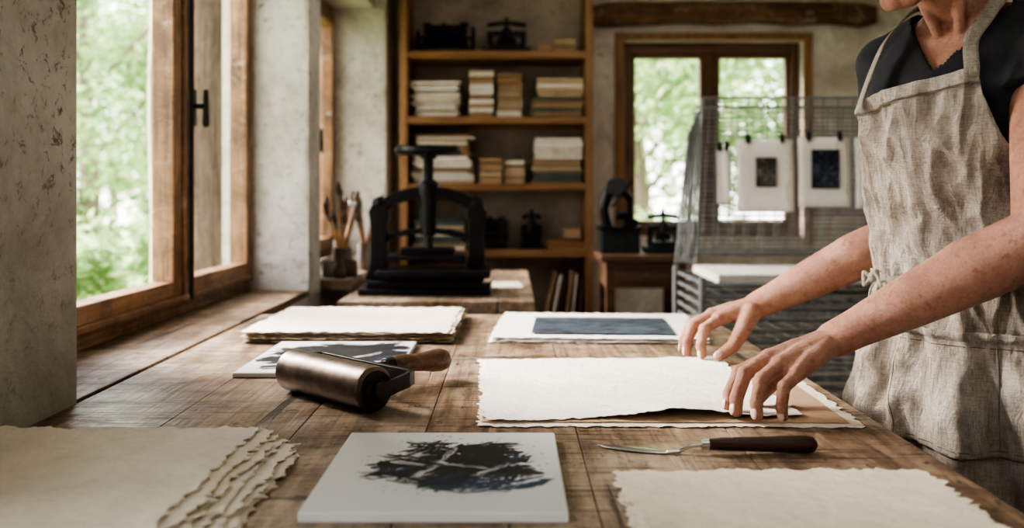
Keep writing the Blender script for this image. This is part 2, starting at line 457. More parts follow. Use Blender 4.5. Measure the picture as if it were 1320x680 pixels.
e = empty('window_4', (1.078, 5.0, 1.5))
x0, x1, z0, z1 = .603, 1.553, .985, 2.027
mb = MB(); mb.box(x0, x0 + .045, 4.93, 5.02, z0, z1); mb.box(x1 - .045, x1, 4.93, 5.02, z0, z1)
mb.box(x0 + .046, x0 + .066, 4.95, 5.0, z0 + .05, z1 - .05); mb.box(x1 - .066, x1 - .046, 4.95, 5.0, z0 + .05, z1 - .05)
mb.box(1.02, 1.128, 4.94, 5.0, z0 + .05, z1 - .05); mb.box(1.068, 1.08, 4.925, 4.94, z0 + .05, z1 - .05)
mb.done('stiles', M_dark, e, False, .003)
mb = MB(); mb.box(x0 + .045, x1 - .045, 4.93, 5.02, z0, z0 + .05); mb.box(x0 + .045, x1 - .045, 4.93, 5.02, z1 - .05, z1)
mb.box(x0 + .066, x1 - .066, 4.95, 5.0, z0 + .05, z0 + .08); mb.box(x0 + .066, x1 - .066, 4.95, 5.0, z1 - .08, z1 - .05)
mb.done('rails', M_desk, e, False, .003)
mb = MB(); mb.box(x0 + .06, 1.03, 4.972, 4.976, z0 + .07, z1 - .07); mb.box(1.12, x1 - .06, 4.972, 4.976, z0 + .07, z1 - .07)
mb.done('glass', M_glass, e, False)
mb = MB(); mb.box(.55, .60, BY - .02, BY + .0, .95, 2.06); mb.box(1.556, 1.60, BY - .02, BY, .95, 2.06); mb.box(.55, 1.60, BY - .025, BY, 2.03, 2.07)
mb.done('trim_2', M_shelfv, smooth=False, bevel=.003)
mb = MB()
n = 26; rings = []
for i in range(n):
    t = i / (n - 1); x = .42 + t * 1.50
    w = .012 * noise.noise((x * 4, 1, 0)); sag = .018 * math.sin(t * 3.1)
    zb = 2.10 + sag + .012 * noise.noise((x * 5, 7, 0)); zt = 2.215 + sag * .6 + w
    if i in (0, n - 1): zb += .015; zt -= .015
    rings.append([V((x, BY - .09, zb + .015)), V((x, BY - .075, zb)), V((x, BY + .0, zb)), V((x, BY + .0, zt)), V((x, BY - .075, zt)), V((x, BY - .09, zt - .015))])
mb.loft(rings)
mb.done('lintel_beam', M_beam, smooth=True)

# ------------------------------------------------------------------ outdoors
mb = MB()
bmesh.ops.create_grid(mb.bm, x_segments=60, y_segments=60, size=30)
for v in mb.bm.verts: v.co.z = -.25 + .12 * noise.noise(v.co * .3)
mb.done('meadow_ground', M_grass, smooth=True)
bpy.data.objects['meadow_ground'].location = (0, 12, -.2)
def tree_mesh(seed, nb, leaves, H, rad, ls):
    rnd = random.Random(seed); bm = bmesh.new()
    blobs = []
    for i in range(nb):
        blobs.append((V((rnd.uniform(-rad, rad), rnd.uniform(-rad, rad), rnd.uniform(.25, H))), rnd.uniform(.35, .85) * rad * .75))
    for c, r in blobs:
        for k in range(leaves):
            d = V((rnd.gauss(0, 1), rnd.gauss(0, 1), rnd.gauss(0, 1))).normalized()
            p = c + d * r * (rnd.random() ** .4)
            if p.z < .02: continue
            a = V((rnd.gauss(0, 1), rnd.gauss(0, 1), rnd.gauss(0, .6))).normalized(); b = a.cross(V((rnd.gauss(0, 1), rnd.gauss(0, 1), rnd.gauss(0, 1)))).normalized()
            s = ls * rnd.uniform(.6, 1.3)
            q = [p - a * s, p + b * s * .45, p + a * s, p - b * s * .45]
            bm.faces.new([bm.verts.new(x) for x in q])
    me = bpy.data.meshes.new('tree_leaves'); bm.to_mesh(me); bm.free(); me.materials.append(M_leaf); return me
tm = [tree_mesh(1, 15, 560, 4.3, 1.3, .068), tree_mesh(2, 15, 560, 4.8, 1.5, .068)]
bm_ = [tree_mesh(5, 6, 600, .9, .6, .045)]
def tree(name, x, y, meshes, s, rz, trunk=True):
    e = empty(name, (x, y, -.3))
    ob = bpy.data.objects.new('foliage', meshes); COL.objects.link(ob); ob.parent = e; ob.scale = (s, s, s); ob.rotation_euler = (0, 0, rz); ob.location = (0, 0, .3)
    if trunk:
        mb = MB(); mb.chain([(x, y, -.35), (x + .08, y, 1.2), (x - .05, y + .1, 3.0)], [.12, .09, .04], seg=10); mb.done('trunk', M_bark, e)
        mb = MB()
        for k in range(5):
            a = R(0, 6.28); mb.chain([(x, y, 1.1 + k * .35), (x + .8 * math.cos(a), y + .8 * math.sin(a), 1.9 + k * .4)], [.035, .012], seg=8)
        mb.done('branches', M_bark, e)
for i, (x, y, k, s) in enumerate([(-4.2, 8.9, 0, .85), (-8.2, 13.0, 1, 1.1), (-4.6, 14.0, 1, 1.0), (-8.6, 19.5, 0, 1.4), 
                                  (1.35, 10.2, 1, .85), (4.3, 12.2, 0, 1.0), (2.2, 15.5, 1, 1.3)]):
    tree('leafy_tree', x, y, tm[k], s, i * 1.3)
for i, (x, y) in enumerate([(-2.6, 5.3), (-4.6, 6.2), (-2.3, 7.3), (1.0, 7.0), (2.6, 7.2)]):
    tree('garden_bush', x, y, bm_[0], 1.0, i * 1.1, False)
mb = MB()
rings = []
for i in range(24):
    z = -.3 + i * .15; cx = -1.22 + .03 * noise.noise((z, 3, 0)); cy = 3.47 + .03 * noise.noise((z, 9, 0)) + .012 * z
    w = .24 + .012 * noise.noise((z * 2, 5, 1)); d = .09
    rings.append([V((cx + d * sx, cy + w * sy, z)) for sx, sy in ((1, -.8), (1, .8), (.7, 1), (-.7, 1), (-1, .8), (-1, -.8), (-.7, -1), (.7, -1))])
mb.loft(rings); mb.done('timber_post', M_grey)

# ------------------------------------------------------------------ work table
e = empty('work_table', (-.08, 1.45, .85))
mb = MB()
xs = [WX + .012, -.50, -.30, -.12, .09, .30, .53]
for i in range(6): mb.box(xs[i] + .0006, xs[i + 1] - .0006, .45, 2.50, TZ - .045, TZ)
mb.done('top_planks', M_table, e, False, .0009)
mb = MB(); mb.box(-.62, .46, .52, .55, .73, .834); mb.box(-.62, .46, 2.40, 2.43, .73, .834)
mb.box(-.62, -.59, .55, 2.40, .73, .834); mb.box(.43, .46, .55, 2.40, .73, .834)
mb.done('apron_rails', M_desk, e, False, .003)
mb = MB()
for x in (-.61, .38):
    for y in (.53, 2.34): mb.box(x, x + .08, y, y + .08, 0, .834)
mb.done('legs', M_desk, e, False, .004)

# ------------------------------------------------------------------ paper
def sheet(mb, cx, cy, w, d, z, th, rot, seed, amp=.005, nx=70, ny=60, zf=None, mi=0, ruf=.0009):
    cr, sr = math.cos(rot), math.sin(rot)
    def edge(t, k):
        return amp * (.9 * noise.noise((t * 9, seed * 3.7 + k, 0)) + .8 * noise.noise((t * 38, seed * 5.1 + k, 2)) + .8 * noise.noise((t * 110, seed * 2.3 + k, 5)) + .45 * noise.noise((t * 260, seed * 2.3 + k, 5)))
    top, bot = [], []
    for j in range(ny + 1):
        rt, rb = [], []
        v = -1 + 2 * j / ny
        for i in range(nx + 1):
            u = -1 + 2 * i / nx
            x = u * w / 2; y = v * d / 2
            wu = max(0, (abs(u) - .94) / .06); wv = max(0, (abs(v) - .94) / .06)
            ox = wu * edge(y * 1.0, 1 if u > 0 else 2); oy = wv * edge(x * 1.0, 3 if v > 0 else 4)
            zz = z + (zf(x, y) if zf else 0) + .0004 * (.5 + .5 * noise.noise((x * 20, y * 20, seed)))
            if wu or wv: zz += ruf * max(wu, wv) * max(0, .35 + noise.noise((x * 60, y * 60, seed + 9)))
            x += ox; y += oy
            t_ = th * (1 - .55 * max(wu, wv))
            X = cx + x * cr - y * sr; Y = cy + x * sr + y * cr
            rt.append(mb.bm.verts.new((X, Y, zz + t_))); rb.append(mb.bm.verts.new((X, Y, zz)))
        top.append(rt); bot.append(rb)
    F = mb.bm.faces.new
    fs = []
    for j in range(ny):
        for i in range(nx):
            fs.append(F((top[j][i], top[j][i + 1], top[j + 1][i + 1], top[j + 1][i])))
            fs.append(F((bot[j][i], bot[j + 1][i], bot[j + 1][i + 1], bot[j][i + 1])))
    for i in range(nx):
        fs.append(F((bot[0][i], bot[0][i + 1], top[0][i + 1], top[0][i]))); fs.append(F((bot[ny][i + 1], bot[ny][i], top[ny][i], top[ny][i + 1])))
    for j in range(ny):
        fs.append(F((bot[j + 1][0], bot[j][0], top[j][0], top[j + 1][0]))); fs.append(F((bot[j][nx], bot[j + 1][nx], top[j + 1][nx], top[j][nx])))
    for f in fs: f.material_index = mi
def stack(name, cx, cy, w, d, z, n, th, gap, rot, mats, jit=.004, seed=1, shift=(0, 0), amp=.005, nx=60, ny=40, mi=lambda i: 0, ruf=.0009):
    mb = MB(); rnd = random.Random(seed)
    for i in range(n):
        k = 1 - i / max(1, n - 1)
        sheet(mb, cx + rnd.uniform(-jit, jit) + shift[0] * k, cy + rnd.uniform(-jit, jit) + shift[1] * k, w, d, z + .0006 + i * (th + gap), th, rot + rnd.uniform(-.008, .008), seed + i * 1.7, amp, nx, ny, mi=mi(i), ruf=ruf)
    return mb.done(name, mats, recalc=False, ang=60)

stack('handmade_paper_stack', -.362, 2.225, .46, .44, TZ, 8, .0016, .0018, -.01, [M_pc, M_pb], .007, 11, mi=lambda i: 1 if i in (0, 2, 3, 5) else 0, ruf=.003, nx=110, amp=.006)
stack('handmade_paper_stack', .205, 2.225, .48, .43, TZ, 4, .0016, .0014, -.06, [M_pw2], .006, 31, ruf=.002, nx=110)
stack('handmade_paper_stack', -.515, .945, .385, .50, TZ, 7, .0018, .0020, -.01, [M_pc], .006, 51, shift=(.056, -.034), amp=.009, nx=130, ny=190, ruf=.0028)
stack('handmade_paper_sheet', .302, .862, .36, .42, TZ, 2, .0018, .001, .015, [M_pc], .003, 71, amp=.009, nx=160, ny=130, ruf=.002)
mb = MB(); sheet(mb, .215, 2.195, .325, .27, TZ + .0140, .0006, -.06, 5, .0008, 50, 40); mb.done('blue_monotype_print', M_blueprint, recalc=False, ang=60)
mb = MB(); sheet(mb, .230, 1.525, .555, .480, TZ + .0006, .0018, -.015, 91, .008, 150, 110, ruf=.0014)
mb.done('handmade_paper_sheet', M_pc, recalc=False, ang=60)
mb = MB(); sheet(mb, .222, 1.537, .525, .470, TZ + .0034, .0012, -.012, 97, .002, 150, 110, ruf=.0004)
mb.done('kraft_backing_sheet', M_pk, recalc=False, ang=60)
def lift(x, y):
    a = max(0, (x + .02) / .24); b = max(0, (-y - .06) / .17)
    c = max(0, (x - .12) / .12); d2 = max(0, (y - .10) / .13)
    e_ = math.exp(-((x - .055) / .07) ** 2) * max(0, (-y - .12) / .11)
    return .002 * min(1.2, a) ** 2 * min(1.2, b) ** 1.5 + .010 * e_ + .004 * min(1, c) * min(1, d2) + .0012 * (1 + math.sin(x * 18 + 1)) * max(0, -y / .2)
mb = MB(); sheet(mb, .180, 1.554, .468, .478, TZ + .0056, .0014, .048, 131, .008, 150, 110, zf=lift, ruf=.0014)
mb.done('handmade_paper_sheet', M_pw2, recalc=False, ang=60)

# ------------------------------------------------------------------ ink slabs (brush strokes rolled/scraped over a white slab)
def vnoise(rs, u, v, n=64):
    g = rs.rand(n, n); u = u % (n - 1); v = v % (n - 1)
    i = u.astype(int); j = v.astype(int); fu = u - i; fv = v - j
    fu = fu * fu * (3 - 2 * fu); fv = fv * fv * (3 - 2 * fv)
    return (g[i, j] * (1 - fu) + g[i + 1, j] * fu) * (1 - fv) + (g[i, j + 1] * (1 - fu) + g[i + 1, j + 1] * fu) * fv
def ink_slab(name, x0, x1, y0, y1, th, seed, res, spread, nst, center=(0, 0), wid=(.016, .05), leng=(.05, .13), ang=(.45, .7), dry=.40, wf=.35):
    e = empty(name, ((x0 + x1) / 2, (y0 + y1) / 2, TZ))
    mb = MB(); mb.box(x0, x1, y0, y1, TZ + .0003, TZ + th); mb.done('slab', M_slab, e, False, .0018)
    W = x1 - x0 - .004; H = y1 - y0 - .004
    nx = int(W / res); ny = int(H / res)
    gx, gy = np.meshgrid(np.linspace(-W / 2, W / 2, nx), np.linspace(-H / 2, H / 2, ny))
    rs = np.random.RandomState(seed)
    wx = gx + .005 * (vnoise(rs, gx * 90 + 31, gy * 90 + 31) - .5); wy = gy + .005 * (vnoise(rs, gx * 90 + 31, gy * 90 + 31) - .5)
    mask = np.zeros_like(gx); blue = np.zeros_like(gx); haze = np.zeros_like(gx)
    def stroke(cx, cy, a, Ls, Wd, dr):
        c, s = math.cos(a), math.sin(a); curv = rs.uniform(-4, 4)
        xl = (wx - cx) * c + (wy - cy) * s; yl = -(wx - cx) * s + (wy - cy) * c + curv * xl ** 2
        t = xl / Ls; q = yl / Wd; of = rs.uniform(5, 40)
        st = vnoise(rs, of + t * 2.5, 30 + q * 12); st2 = vnoise(rs, of + t * 14, 30 + q * 24)
        endn = vnoise(rs, 20 + 0 * t, 30 + q * 7) * .35
        inside = (np.abs(t) < .5 - endn * .6) & (np.abs(q) < .5 - .10 * vnoise(rs, of + t * 9, 3 + 0 * q))
        cov = (.62 * st + .38 * st2) > (dr + .25 * np.clip(t + .1, 0, 1) + .3 * np.clip(np.abs(q) - .34, 0, 1))
        return (inside & cov)
    order = ['k'] * nst + ['w'] * int(nst * wf) + ['b'] * int(nst * .25) + ['k'] * int(nst * .5) + ['w'] * int(nst * wf * .4)
    for o in order:
        r = rs.rand() ** .55 * (1.0 if o == 'k' else .85); th_ = rs.uniform(0, 2 * math.pi)
        cx = center[0] + spread[0] * r * math.cos(th_); cy = center[1] + spread[1] * r * math.sin(th_)
        if o == 'b': cy -= .35 * spread[1]; cx += .2 * spread[0]
        k = 1 - .35 * r
        a = ang[0] + rs.uniform(-1, 1) * ang[1]
        Wd = rs.uniform(*wid) * k * (.3 if o == 'w' else 1.0); Ls = rs.uniform(*leng) * (.8 if o == 'w' else 1)
        m = stroke(cx, cy, a, Ls, Wd, dry + (.12 if o == 'w' else 0) + .12 * rs.rand() * r)
        if o == 'k': mask[m] = 1; blue[m] = blue[m] * .2
        elif o == 'w': mask[m] = mask[m] * .10; haze[m] = .5
        else: mask[m] = 1; blue[m] = .85
    for _ in range(160):
        r = rs.rand() ** .5 * 1.25; th_ = rs.uniform(0, 6.283); rad_ = rs.uniform(.0006, .0024) * (1.3 - .5 * r)
        d = np.hypot(wx - center[0] - spread[0] * 1.15 * r * math.cos(th_), (wy - center[1] - spread[1] * 1.15 * r * math.sin(th_)))
        mask[d < rad_] = 1
    k = np.array([.25, .5, .25])
    for arr in (mask, blue, haze):
        arr[:] = np.apply_along_axis(lambda q: np.convolve(q, k, 'same'), 0, arr); arr[:] = np.apply_along_axis(lambda q: np.convolve(q, k, 'same'), 1, arr)
    edge = np.minimum(W / 2 - np.abs(gx), H / 2 - np.abs(gy)); mask *= np.clip(edge / .004, 0, 1)
    co = np.stack([gx, gy, np.full_like(gx, 0)], -1).reshape(-1, 3)
    idx = np.arange(nx * ny).reshape(ny, nx)
    f = np.stack([idx[:-1, :-1], idx[:-1, 1:], idx[1:, 1:], idx[1:, :-1]], -1).reshape(-1, 4)
    me = bpy.data.meshes.new('ink_film'); me.from_pydata(co.tolist(), [], f.tolist()); me.update()
    at = me.color_attributes.new('ink', 'FLOAT_COLOR', 'POINT')
    dat = np.ones((nx * ny, 4), dtype=np.float32); dat[:, 0] = mask.ravel(); dat[:, 1] = blue.ravel(); dat[:, 2] = haze.ravel() * .5
    at.data.foreach_set('color', dat.ravel()); me.materials.append(M_ink)
    ob = bpy.data.objects.new('ink_film', me); COL.objects.link(ob); ob.parent = e; ob.location = (0, 0, th + .0003)
    return e
ink_slab('inked_glass_slab', -.215, .057, .912, 1.217, .0115, 12, .0009, (.080, .092), 46, (.010, .014), (.022, .062), (.05, .12), (.45, .9), .33, .30)
ink_slab('inked_glass_slab', -.503, -.207, 1.635, 1.985, .009, 5, .0014, (.11, .13), 60, (.02, .0), (.04, .10), (.08, .2), (.2, .6), .22, .15)

# ------------------------------------------------------------------ brayer
A = V((-.371, 1.535, TZ + .0352)); B = V((-.205, 1.373, TZ + .0352))
u = (B - A).normalized(); p = V((-u.y, u.x, 0)); mid = (A + B) / 2; L = (B - A).length
e = empty('brayer_roller', mid)
mb = MB()
mb.lathe(A, u, [(0, .010), (0, .026), (.002, .030), (.004, .0340), (.006, .0350), (L - .006, .0350), (L - .004, .0340), (L - .002, .030), (L, .026), (L, .010)], seg=56)
mb.done('steel_drum', M_steel, e, ang=25)
mb = MB()
cap = [(0, .012), (0, .029), (.003, .028), (.003, .018), (.009, .016), (.009, .009), (.020, .009), (.020, .002)]
mb.lathe(B - u * .001, u, cap, seg=32)
mb.lathe(A + u * .001, -u, cap, seg=32)
def bar(mb, a, b, w, t, up, mi=0):
    a = V(a); b = V(b); d = (b - a).normalized(); s = d.cross(V(up)).normalized(); up2 = s.cross(d)
    rings = [[q + s * w * sx / 2 + up2 * t * sy / 2 for sx, sy in ((-1, -1), (1, -1), (1, 1), (-1, 1))] for q in (a, b)]
    mb.loft(rings, mi)
oB = B + u * .015; oA = A - u * .015; up = V((0, 0, 1))
for o, sg in ((oB, 1), (oA, -1)):
    mb.lathe(o - u * .004, u, [(0, .002), (0, .015), (.009, .015), (.009, .002)])
    bar(mb, o, o + p * .050 + up * .010, .008, .022, (0, 0, 1))
    bar(mb, o + p * .048 + up * .010, o + p * .068 - u * sg * .012 + up * .010, .008, .022, (0, 0, 1))
bar(mb, oB + p * .066 - u * .010 + up * .010, oA + p * .066 + u * .010 + up * .010, .009, .022, (0, 0, 1))
H0 = mid + p * .066 + up * .006
mb.lathe(H0, p, [(0, .003), (0, .011), (.012, .010), (.02, .0085), (.04, .0085), (.040, .013), (.056, .0145), (.056, .004)])
mb.done('yoke_frame', M_hdl, e, ang=30, bevel=.0008)
mb = MB()
mb.lathe(H0 + p * .054, (p - up * .05), [(0, .004), (0, .012), (.010, .0155), (.028, .0165), (.050, .0150), (.070, .0165), (.090, .0195), (.108, .0205), (.120, .0175), (.127, .010), (.129, .001)], seg=32)
mb.done('wooden_handle', M_handle, e, ang=50)

# ------------------------------------------------------------------ palette knife
e = empty('palette_knife', (.25, 1.16, TZ))
mb = MB()
pts = [(0, .0008), (.008, .005), (.022, .0085), (.045, .0105), (.068, .0105), (.084, .007), (.094, .0030)]
tip = V((.112, 1.190, TZ + .0022)); heel = V((.200, 1.156, TZ + .0026)); d = (heel - tip).normalized(); s = V((-d.y, d.x, 0))
rings = []
for t, w in pts:
    q = tip + d * t; rings.append([q - s * w, q - up * .0008, q + s * w, q + up * .0012])
mb.loft(rings)
q = tip + d * .093
mb.chain([q, q + V((.014, 0, .001)), V((.226, 1.157, TZ + .010)), V((.246, 1.157, TZ + .0125))], [.0026, .0024, .0026, .0034], seg=10)
mb.lathe((.240, 1.157, TZ + .0125), (1, .02, 0), [(0, .002), (0, .006), (.012, .0068), (.012, .002)])
mb.done('steel_blade', M_bright, e)
mb = MB()
mb.lathe((.250, 1.157, TZ + .0125), (1, .03, -.01), [(0, .002), (0, .0068), (.02, .0085), (.06, .0092), (.10, .0105), (.125, .0112), (.134, .0095), (.139, .004), (.1395, .0005)])
mb.done('handle', M_knifeh, e, ang=50)

# ------------------------------------------------------------------ press table + nipping press
e = empty('press_table', (-.23, 3.38, .85))
mb = MB()
for i in range(4): mb.box(-.537 + i * .152, -.537 + (i + 1) * .152 - .0015, 2.80, 3.96, .84, TZ)
mb.done('top_planks', M_table, e, False, .002)
mb = MB(); mb.box(-.51, .05, 2.83, 2.85, .74, .84); mb.box(-.51, .05, 3.91, 3.93, .74, .84); mb.box(-.51, -.49, 2.85, 3.91, .74, .84); mb.box(.03, .05, 2.85, 3.91, .74, .84)
for x in (-.51, -.01):
    for y in (2.83, 3.87): mb.box(x, x + .06, y, y + .06, 0, .84)
mb.done('frame', M_desk, e, False, .003)

PX, PY = -.285, 3.10
e = empty('nipping_press', (PX, PY, TZ))
mb = MB()
z = TZ
mb.box(PX - .215, PX + .215, PY - .15, PY + .10, z + .001, z + .022)
mb.box(PX - .19, PX + .19, PY - .13, PY + .08, z + .022, z + .045)
mb.box(PX - .15, PX + .215, PY - .20, PY + .06, z + .066, z + .084)
mb.box(PX - .13, PX + .13, PY - .10, PY + .05, z + .045, z + .066)
mb.box(PX - .125, PX + .125, PY - .10, PY + .09, z + .112, z + .128)
mb.box(PX - .09, PX + .09, PY - .03, PY + .03, z + .128, z + .15)
for sx in (-1, 1):
    cx = PX + sx * .165
    prof = [(-.045, .045), (-.038, .06), (-.028, .10), (-.026, .20), (-.030, .245), (-.034, .27), (-.022, .295)]
    rings = []
    for w, h in prof:
        rings.append([V((cx + a, PY + b, z + h)) for a, b in ((-abs(w), -.035), (abs(w), -.035), (abs(w), .035), (-abs(w), .035))])
    mb.loft(rings)
    mb.lathe((cx, PY, z + .28), (0, 0, 1), [(0, .02), (.01, .026), (.022, .028), (.036, .020), (.042, .004)], seg=20)
def arch(h0, h1, hw, th, dep):
    rings = []
    for i in range(25):
        a = math.pi * i / 24
        x = -hw * math.cos(a); zz = h0 + (h1 - h0) * math.sin(a) ** .8
        nx_, nz_ = -math.cos(a) * .5, 1.0
        l_ = math.hypot(nx_, nz_); nx_ /= l_; nz_ /= l_
        rings.append([V((PX + x + nx_ * o, PY + q, z + zz + nz_ * o)) for o, q in ((-th, -dep), (th, -dep), (th, dep), (-th, dep))])
    mb.loft(rings)
arch(.245, .335, .165, .020, .022); arch(.150, .205, .155, .010, .016)
mb.lathe((PX, PY, z + .19), (0, 0, 1), [(0, .01), (0, .026), (.06, .028), (.13, .032), (.155, .038), (.175, .036), (.185, .024), (.19, .024), (.19, .01)], seg=28)
mb.done('cast_frame', M_iron, e, ang=30, bevel=.003)
mb = MB()
mb.cyl((PX, PY, z + .14), (PX, PY, z + .475), .016, seg=24)
for i in range(26): mb.torus((PX, PY, z + .385 + i * .0032), .016, .0016, seg=20, rs=6)
mb.done('screw', M_hdl, e)
mb = MB()
mb.lathe((PX, PY, z + .450), (0, 0, 1), [(0, .008), (0, .026), (.01, .030), (.028, .028), (.04, .020), (.048, .008)], seg=24)
mb.torus((PX, PY, z + .478), .100, .015, mi=0, sz=.95, seg=48)
for k in range(4):
    a = k * math.pi / 2 + .5; mb.chain([(PX + .015 * math.cos(a), PY + .015 * math.sin(a), z + .472), (PX + .10 * math.cos(a), PY + .10 * math.sin(a), z + .478)], [.014, .010], seg=10)
mb.done('hand_wheel', M_iron, e)
mb = MB(); sheet(mb, -.03, 3.30, .13, .20, TZ + .0005, .003, .1, 3, .002, 20, 20); mb.done('paper_card', M_pw, recalc=False)

# ------------------------------------------------------------------ jars with brushes on ledge
def jar(name, x, y, r, h, mat, nb, seed, hs_=1.0):
    e = empty(name, (x, y, .90)); rnd = random.Random(seed)
    mb = MB()
    mb.lathe((x, y, .9005), (0, 0, 1), [(0, .001), (0, r * .82), (h * .1, r * .95), (h * .5, r), (h * .85, r * .92), (h, r * .95), (h, r * .85), (h * .5, r * .88), (h * .1, r * .8), (h * .08, .001)], seg=28)
    mb.done('pot', mat, e, ang=50)
    if nb:
        mb = MB()
        for k in range(nb):
            a = rnd.uniform(0, 6.28); t = rnd.uniform(.3, .8); H = rnd.uniform(.15, .27) * hs_
            b = V((x - r * .4 * math.cos(a), y - r * .4 * math.sin(a), .912)); tp = b + V((math.cos(a) * t * H * .42 + .0, math.sin(a) * t * H * .42, H))
            d = (tp - b).normalized()
            mb.chain([b, b + d * H * .6, b + d * H], [.0035, .006, .0045], 0, 8)
            mb.lathe(b + d * H, d, [(0, .004), (.0, .0085), (.025, .009), (.025, .004)], 1, 10)
            mb.lathe(b + d * (H + .024), d, [(0, .009), (.018, .012), (.038, .009), (.052, .001)], 2, 10)
        mb.done('brushes', [M_bh, M_jar2, M_brist], e)
jar('brush_jar', -.660, 3.54, .040, .10, M_jar, 11, 1, 1.05)
jar('brush_jar', -.600, 3.72, .032, .11, M_jar2, 9, 2)
jar('brush_jar', -.712, 3.80, .036, .12, M_jar, 9, 3)
jar('ink_pot', -.612, 3.44, .030, .06, M_jar, 0, 4)
jar('ink_pot', -.685, 3.42, .028, .055, M_jar2, 0, 5)
jar('ink_pot', -.635, 3.36, .022, .04, M_jar, 0, 6)

# ------------------------------------------------------------------ bookshelf
SX0, SX1, SY0, SY1 = -.56, .405, 4.54, 4.86
e = empty('bookshelf', (-.08, 4.7, 0))
mb = MB(); mb.box(SX0, SX0 + .038, SY0, SY1, 0, 2.45); mb.box(SX1 - .038, SX1, SY0, SY1, 0, 2.45)
mb.done('uprights', M_shelfv, e, False, .003)
SZ = [.10, .55, .931, 1.264, 1.597, 1.926, 2.38]
mb = MB()
for zz in SZ: mb.box(SX0 + .038, SX1 - .038, SY0 + .005, SY1, zz - .036, zz)
mb.done('shelf_boards', M_shelf, e, False, .003)
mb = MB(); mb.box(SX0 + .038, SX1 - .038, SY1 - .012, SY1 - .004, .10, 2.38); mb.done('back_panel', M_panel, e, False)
def pile(name, x0, x1, y0, y1, z, h, n, mats, seed, jx=.008, sm=False):
    rnd = random.Random(seed); mb = MB(); zc = z + .0005; ts = [rnd.uniform(.5, 1.6) for _ in range(n)]; k = h / sum(ts)
    for i in range(n):
        t = ts[i] * k
        a = rnd.uniform(0, jx); b = rnd.uniform(0, jx)
        mb.box(x0 + a, x1 - b, y0 + rnd.uniform(0, jx), y1, zc, zc + t * .80, rnd.randrange(len(mats)), rot=rnd.uniform(-.03, .03))
        zc += t
    return mb.done(name, mats, smooth=False)
def sx(px): return (px - 660) / 258.4
pile('paper_stack', sx(527), sx(594), 4.57, 4.82, SZ[4], .185, 20, [M_pb, M_pc, M_pw, M_pc], 1, .035)
pile('paper_bundle', sx(603), sx(637), 4.58, 4.82, SZ[4], .235, 13, [M_pc, M_pb, M_box, M_pw], 2, .010)
pile('paper_bundle', sx(639), sx(674), 4.59, 4.82, SZ[4], .225, 12, [M_pc, M_pb, M_box], 3, .010)
pile('board_stack', sx(684), sx(754), 4.58, 4.82, SZ[4], .10, 9, [M_pb, M_green, M_box, M_desk], 4, .012)
pile('paper_stack', sx(692), sx(754), 4.58, 4.82, SZ[4] + .102, .10, 4, [M_pc, M_pb, M_pw], 5, .01)
pile('paper_stack', sx(528), sx(612), 4.57, 4.82, SZ[3], .25, 18, [M_pb, M_pc, M_pw, M_box], 6, .04)
pile('cardboard_box', sx(618), sx(648), 4.58, 4.80, SZ[3], .13, 4, [M_box, M_pb], 7, .004)
pile('cardboard_box', sx(650), sx(676), 4.60, 4.80, SZ[3], .12, 3, [M_pb, M_pc], 8, .004)
pile('board_stack', sx(685), sx(752), 4.57, 4.82, SZ[3], .12, 10, [M_pb, M_green, M_pc, M_box], 9, .016)
pile('paper_stack', sx(687), sx(753), 4.57, 4.82, SZ[3] + .122, .11, 6, [M_pw, M_pc], 10, .016)
pile('wooden_box', sx(706), sx(754), 4.57, 4.75, SZ[2], .055, 1, [M_shelf], 12, .002)
pile('cardboard_box', sx(728), sx(750), 4.60, 4.75, SZ[2] + .056, .06, 1, [M_box], 13, .002)
pile('cardboard_box', sx(692), sx(710), 4.60, 4.75, SZ[5], .055, 1, [M_box], 14, .002)
pile('cardboard_box', sx(714), sx(744), 4.60, 4.75, SZ[5], .075, 3, [M_box, M_pb], 15, .002)
pile('paper_stack', sx(530), sx(600), 4.57, 4.82, SZ[2], .15, 9, [M_pb, M_green, M_pc], 16, .02)

